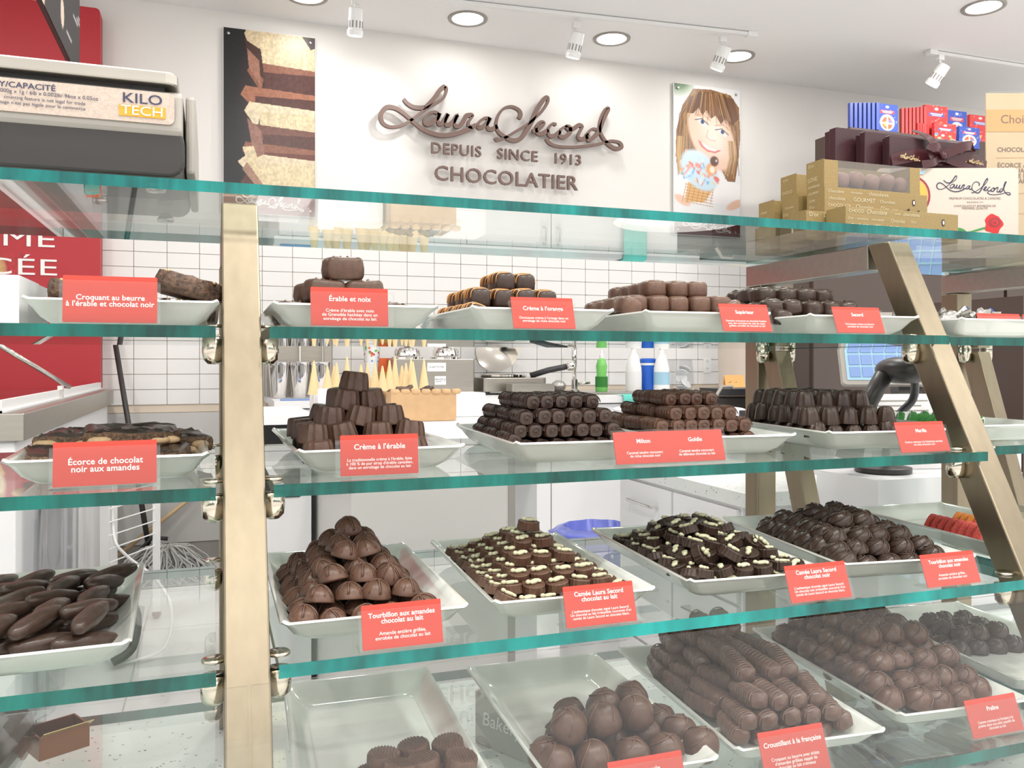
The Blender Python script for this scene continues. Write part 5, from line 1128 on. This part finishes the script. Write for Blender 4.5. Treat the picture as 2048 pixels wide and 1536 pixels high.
# ================================================================= FREEZER AND CORNER
fz = thing('ice_cream_freezer', 'white ice cream freezer with steel rim and sliding glass lids', 'freezer', (-1.25, 2.5, -1.045))
MB().box(0, .765, .02, 2.08, .06, .84).build('cabinet', 'lam', fz, bevel=.006); MB().box(-.01, .79, 0, 2.10, .84, .912).build('steel_rim', 'steel2', fz, bevel=.003)
MB().box(.10, .70, .1, 2.0, .9125, .916).build('glass_lid', 'glass', fz); MB().box(.72, .735, .02, 2.1, .9125, .945).box(.70, .745, .02, 2.1, .9125, .918).build('lid_rail', 'whitep', fz); MB().box(.728, .744, .9, .93, .914, .96).build('rail_stop', 'chrome', fz)
qa = atY(140, 775, 3.6); qb = atY(-60, 655, 3.4); MB().tube([(qa.x+1.25, 1.1, qa.z+1.045), (qb.x+1.25, .9, qb.z+1.045)], .009).build('glass_guard_bar', 'chrome', fz, smooth=True)
MB().box(.02, .66, .05, .053, .915, 1.2).build('guard_glass', 'thin', fz)
for k, (y, m, r_) in enumerate(((1.35, 'orangep', .028), (1.30, 'teal', .026), (1.55, 'chrome', .022))): MB().lathe([(r_, 0), (r_, .03), (r_*.8, .05)], 14).build('hose_valve' if k < 2 else 'steel_handle', m, fz, (.768, y, .70), (0, PI/2, 0), smooth='auto')
t = thing('clear_curtain', 'creased clear plastic sheet hanging against the freezer side', 'plastic sheet', (-.455, 2.60, -1.02)); rings = []
for z in (0, .25, .5, .72):
    rings.append([(.012*math.sin(q*.9)+.004*math.sin(z*20), q*.045, z) for q in range(20)]+[(.012*math.sin(q*.9)+.004*math.sin(z*20)+.002, q*.045, z) for q in reversed(range(20))])
MB().loft(rings).build('sheet', 'frost', t, smooth=True)
t = thing('wire_trolley', 'cream metal trolley frame standing in front of the freezer', 'trolley', (-.375, 3.45, -1.045)); 
for (x, y) in ((0, 0), (.16, .3), (0, .3)): 
    l_ = MB().box(x-.014, x+.014, y-.014, y+.014, .03, .62).build('leg', 'whitep', t); MB().ell(.018, .018, .018, 1, 1, 10, 6, c=(x, y, .018)).build('caster', 'brown', l_)
b = MB()
for k in range(6): b.tube([(0, .0, .30+.05*k), (.16, .30, .30+.05*k)], .0025, 6)
b.build('wire_rack', 'whitep', t)
t = thing('white_cable', 'white cable looping down to the floor beside the trolley', 'cable', (-.3, 3.35, -1.045)); MB().tube(catmull([(-.06, .2, .62), (-.05, .15, .40), (.0, .05, .34), (.10, 0, .26), (.16, -.05, .16), (.14, -.12, .04), (.02, -.15, .012), (-.05, -.1, .012)], 5), .006, 8).build('cable', 'whitep', t, smooth=True)
t = thing('grey_hose', 'short grey hose curling on the floor by the trolley', 'hose', (-.32, 3.25, -1.045)); MB().tube(catmull([(-.04, .1, .14), (.02, .06, .20), (.07, 0, .16), (.06, -.05, .06), (0, -.08, .025)], 5), .015, 8).build('hose', 'dgrey', t, smooth=True)
# mop
P0 = atY(300, 1098, 4.45); P1 = atY(225, 652, 4.66)
t = thing('mop', 'grey string mop with a black handle leaning on the tiled wall', 'mop', (P0.x+.08, 4.40, -1.045))
MB().tube([(P0.x-t.location.x, P0.y-4.40, P0.z+1.045-.03), (P1.x-t.location.x, P1.y-4.40, P1.z+1.045)], .013, 10).build('handle', 'dgrey', t, smooth=True)
MB().tube([(-.14, .06, .12), (-.07, .04, .20), (.0, .03, .19)], .010, 8).build('clamp', 'black', t, smooth=True)
b = MB(); rm = random.Random(3)
for k in range(240):
    a = rm.uniform(-PI, PI); r_ = rm.uniform(.08, .24); w0 = rm.uniform(-.3, .3); hh = rm.uniform(.10, .17)
    b.tube([(r_*.15*math.cos(a), r_*.1*math.sin(a), hh), (r_*.5*math.cos(a+w0), r_*.35*math.sin(a+w0), hh*.95), (r_*.8*math.cos(a), r_*.5*math.sin(a), hh*.62), (r_*.95*math.cos(a+w0), r_*.62*math.sin(a+w0), .045), (r_*1.05*math.cos(a), r_*.7*math.sin(a), .006)], .0042, 4)
b.build('yarn', 'mop', t, kind='stuff')
a0, a1 = atY(232, 1120, 4.6), atY(445, 945, 4.70); t = thing('broom_stick', 'bare wooden broom stick leaning low against the wall panel', 'broom', (a0.x, 4.62, -1.03)); MB().tube([(0, 0, a0.z+1.03+.012), (a1.x-a0.x, .08, a1.z+1.03)], .011, 10).build('stick', 'wood', t, smooth=True)

# ================================================================= CASH DESK AT THE RIGHT
t = thing('cash_desk', 'low white drawer cabinet with a speckled granite top behind the case', 'cabinet', (1.115, 1.62, -1.045))
MB().box(.01, .34, .01, .62, 0, .72).build('carcass', 'lam', t); MB().box(0, .36, -.01, .64, .72, .752).build('top', 'granite', t)
for k in range(3):
    d = MB().box(0, .0095, .02, .30, .06+.22*k, .27+.22*k).build('drawer', 'lam', t); MB().tube([(0, .08, .22+.22*k), (-.022, .08, .22+.22*k), (-.022, .22, .22+.22*k), (0, .22, .22+.22*k)], .004, 8).build('handle', 'chrome', d)
    d = MB().box(0, .0095, .31, .60, .06+.22*k, .27+.22*k).build('drawer', 'lam', t); MB().tube([(0, .38, .22+.22*k), (-.022, .38, .22+.22*k), (-.022, .52, .22+.22*k), (0, .52, .22+.22*k)], .004, 8).build('handle', 'chrome', d)
t = thing('brown_cabinet', 'dark brown cabinet behind the cash register equipment', 'cabinet', (2.32, 2.9, -1.045)); MB().box(0, 1.6, 0, .10, 0, 1.44).build('carcass', 'dwood', t)
for k in range(3): d = MB().box(.01+.53*k, .52+.53*k, -.018, 0, .05, 1.42).build('door', 'dwood', t); MB().tube([(.06+.53*k, -.018, 1.2), (.06+.53*k, -.04, 1.2), (.20+.53*k, -.04, 1.2), (.20+.53*k, -.018, 1.2)], .006).build('handle', 'chrome', d)
t = thing('white_drawer_unit', 'white drawer unit with a long bar handle seen under the second shelf', 'cabinet', (1.62, 1.95, -1.045)); MB().box(0, .72, 0, .5, 0, .80).build('carcass', 'lam', t); d = MB().box(.01, .71, -.018, 0, .45, .795).build('drawer', 'lam', t); MB().tube([(.09, -.018, .76), (.09, -.045, .76), (.28, -.045, .76), (.28, -.018, .76)], .006, 8).build('handle', 'chrome', d, smooth=True); MB().box(.01, .71, -.018, 0, .05, .44).build('drawer', 'lam', t)
t = thing('brown_post', 'narrow dark brown upright panel beside the white drawer unit', 'panel', (2.36, 1.95, -1.045)); MB().box(0, .05, 0, .5, 0, 1.25).build('upright', 'dwood', t)
t = thing('till_box', 'black cash drawer stacked on the white drawer unit', 'cash drawer', (1.64, 1.98, -.244)); MB().box(0, .55, 0, .42, 0, .085).build('body', 'black', t, bevel=.003)
for k in range(3): MB().box(.01, .54, -.006, -.001, .006+.027*k, .028+.027*k).build('drawer_front', 'dgrey', t)
t = thing('label_printer', 'dark slatted drawer unit with a black tray on top by the canister', 'drawer unit', (xat(1412, 3.3), 3.25, -.30)); MB().box(0, .42, 0, .3, 0, .14).build('body', 'dgrey', t)
for k in range(3): MB().box(.005, .415, -.008, -.001, .008+.045*k, .046+.045*k).build('drawer_front', 'dgrey', t)
MB().box(.06, .42, -.02, .2, .15, .18).build('tray', 'black', t); MB().tube([(.02, .0, .15), (.05, .0, .19), (.10, 0, .19), (.12, 0, .15)], .008).build('handle', 'lgrey', t)
o = MB().box(0, .5, 0, .34, 0, .74).build('stand_unit', 'lam', loc=(xat(1405, 3.3), 3.25, -1.042)); tag(o, 'white stand under the dark slatted drawer unit', 'cabinet')
kb = thing('keyboard', 'black computer keyboard lying on the cash drawer', 'keyboard', (1.66, 1.94, -.150), .05, rot=(.12, 0, .05)); MB().rbox(0, .42, 0, .15, 0, .018, .01, 3).build('body', 'black', kb)
kp = None
for i in range(18):
    for j in range(5):
        if kp is None: kp = MB().box(0, .018, 0, .018, .018, .024).build('key', 'dgrey', kb, (.018+.0215*i, .018+.024*j, 0))
        else: c = kp.copy(); COL.objects.link(c); c.parent = kb; c.location = (.018+.0215*i, .018+.024*j, 0)
t = thing('cash_register_screen', 'register screen showing a grid of blue touch keys', 'touch screen', (1.60, 1.86, -.06), -.35, rot=(-.35, 0, -.42)); MB().rbox(0, .30, 0, .02, 0, .21, .01, 3, axis='y').build('bezel', 'lgrey', t); MB().box(.012, .288, -.002, 0, .012, .198).build('display', 'skyb', t)
kp = None
for i in range(8):
    for j in range(5):
        if kp is None: kp = MB().box(0, .028, -.004, -.0021, 0, .028).build('touch_key', 'sky', t, (.020+.033*i, 0, .020+.035*j))
        else: c = kp.copy(); COL.objects.link(c); c.parent = t; c.location = (.020+.033*i, 0, .020+.035*j)
MB().box(.15, .21, .02, .08, -.16, .02).build('neck', 'dgrey', t); MB().box(.1, .26, 0, .14, -.18, -.16).build('foot', 'dgrey', t)
q = atY(1775, 760, 1.55); t = thing('barcode_scanner', 'dark grey barcode scanner on a gooseneck behind the Marilla tray', 'barcode scanner', (q.x-.03, 1.48, -.243))
MB().ell(.055, .06, .030, .9, .9, 18, 12, c=(0, -.01, .225)).build('head', 'dgrey', t, smooth=True); MB().tube([(-.045, 0, .215), (-.075, .01, .16), (-.10, .02, .10), (-.115, .03, .03)], .024, 12, taper=[.8, .8, 1, 1.2]).build('grip', 'dgrey', t, smooth=True); MB().tube(catmull([(.04, 0, .21), (.055, .02, .16), (.02, .03, .12), (-.01, .03, .06), (-.01, .03, .0)], 5), .009, 8).build('gooseneck', 'black', t, smooth=True); MB().lathe([(.06, 0), (.06, .010), (.03, .016)], 20).build('base', 'dgrey', t, (-.02, .03, 0), smooth='auto')
t = thing('printed_page', 'white sheet of printed text lying tilted behind the scanner', 'paper', (q.x-.04, 1.54, -.243), rot=(-.5, 0, -.2)); MB().box(0, .21, 0, .001, 0, .19).build('sheet', 'paper', t)
for k in range(12): MB().box(.02, .19-R.uniform(0, .05), -.0008, -.0002, .17-.013*k, .173-.013*k).build('text_line', 'grey', t)
o = MB().box(0, .40, 0, .19, 0, .80).build('desk_extension', 'lam', loc=(q.x-.16, 1.405, -1.045)); tag(o, 'white desk block under the barcode scanner', 'cabinet')

# ================================================================= ON THE GRANITE DECK
t = thing('wax_paper_box', 'grey carton of bakery wax paper standing on the granite deck', 'carton', (.345, 1.134, -.5295), math.atan2(-.099, .055)); MB().box(0, .25, -.0, .075, 0, .072).build('box', 'lgrey', t, bevel=.001)
text('brand_lettering', 'BakeryWax', .026, 'white', t, (.075, -.0006, .037), shear=.15); MB().box(.135, .165, -.0006, -.0002, .03, .045).build('label_patch', 'lam', t)
q = atZ(40, 1490, -.53); t = thing('wrapped_cone', 'dark chocolate roll in clear cellophane at the lower left', 'wrapped sweet', (-.215, .875, z4+.001), 1.45)
MB().tube([(0, 0, .032), (.05, 0, .032), (.11, 0, .030), (.16, 0, .026)], .030, 18, taper=[.9, 1, .95, .5]).build('roll', 'dark', t, smooth=True)
MB().lathe([(.034, 0), (.035, .06), (.033, .12), (.02, .165), (.008, .18), (.028, .215)], 20, flute=.05, fn=7).build('cellophane', 'wrap', t, (-.01, 0, .036), (0, PI/2, 0))
t = thing('copper_carton', 'small copper coloured open carton on the lowest shelf at the left', 'carton', (-.168, .985, z4+.001), .5); b = MB(); b.box(0, .05, 0, .002, 0, .024).box(0, .05, .038, .04, 0, .024).box(0, .002, .002, .038, 0, .024).box(.048, .05, .002, .038, 0, .024).box(.002, .048, .002, .038, 0, .002); b.build('box', 'copper', t); b = MB(); b.prism([(0, .024), (-.012, .031), (-.012, .032), (0, .025)], 0, .05, 'x'); b.build('flap', 'foil', t)
for k, (x, y, rz_) in enumerate(((.70, .90, .3), (.78, .89, -.2), (.87, .88, .1), (.96, .89, .3), (.76, .98, .7), (.90, .98, -.3))):
    t = thing('wrapped_bar', 'dark chocolate bar in clear wrap on the deck below the fingers and pralines', 'wrapped bar', (x, y, -.5295), rz_, 'wrapped bars on the deck')
    b = MB()
    for q_ in range(4): b.rbox(-.03+.016*q_, -.016+.016*q_, -.035, .035, .004, .018, .003, 2)
    b.build('bar', 'dark', t); MB().ell(.042, .05, .013, .6, .6, 16, 8, fn=wob(.05, 1), c=(0, 0, .013)).build('wrap', 'wrap', t)
for k, (x, y) in enumerate(((1.06, .90), (1.14, .96), (1.05, .99))):
    put('candy', 'foil_sweet', 'large foil wrapped sweet on the deck at the lower right corner', 'sweet', 'foil sweets on the deck', (x, y, -.5285), (0, 0, k), 2.0)

# ================================================================= lift everything to the real floor
for o in list(COL.objects):
    if o.parent is None and o is not camo: o.location.z += CZ
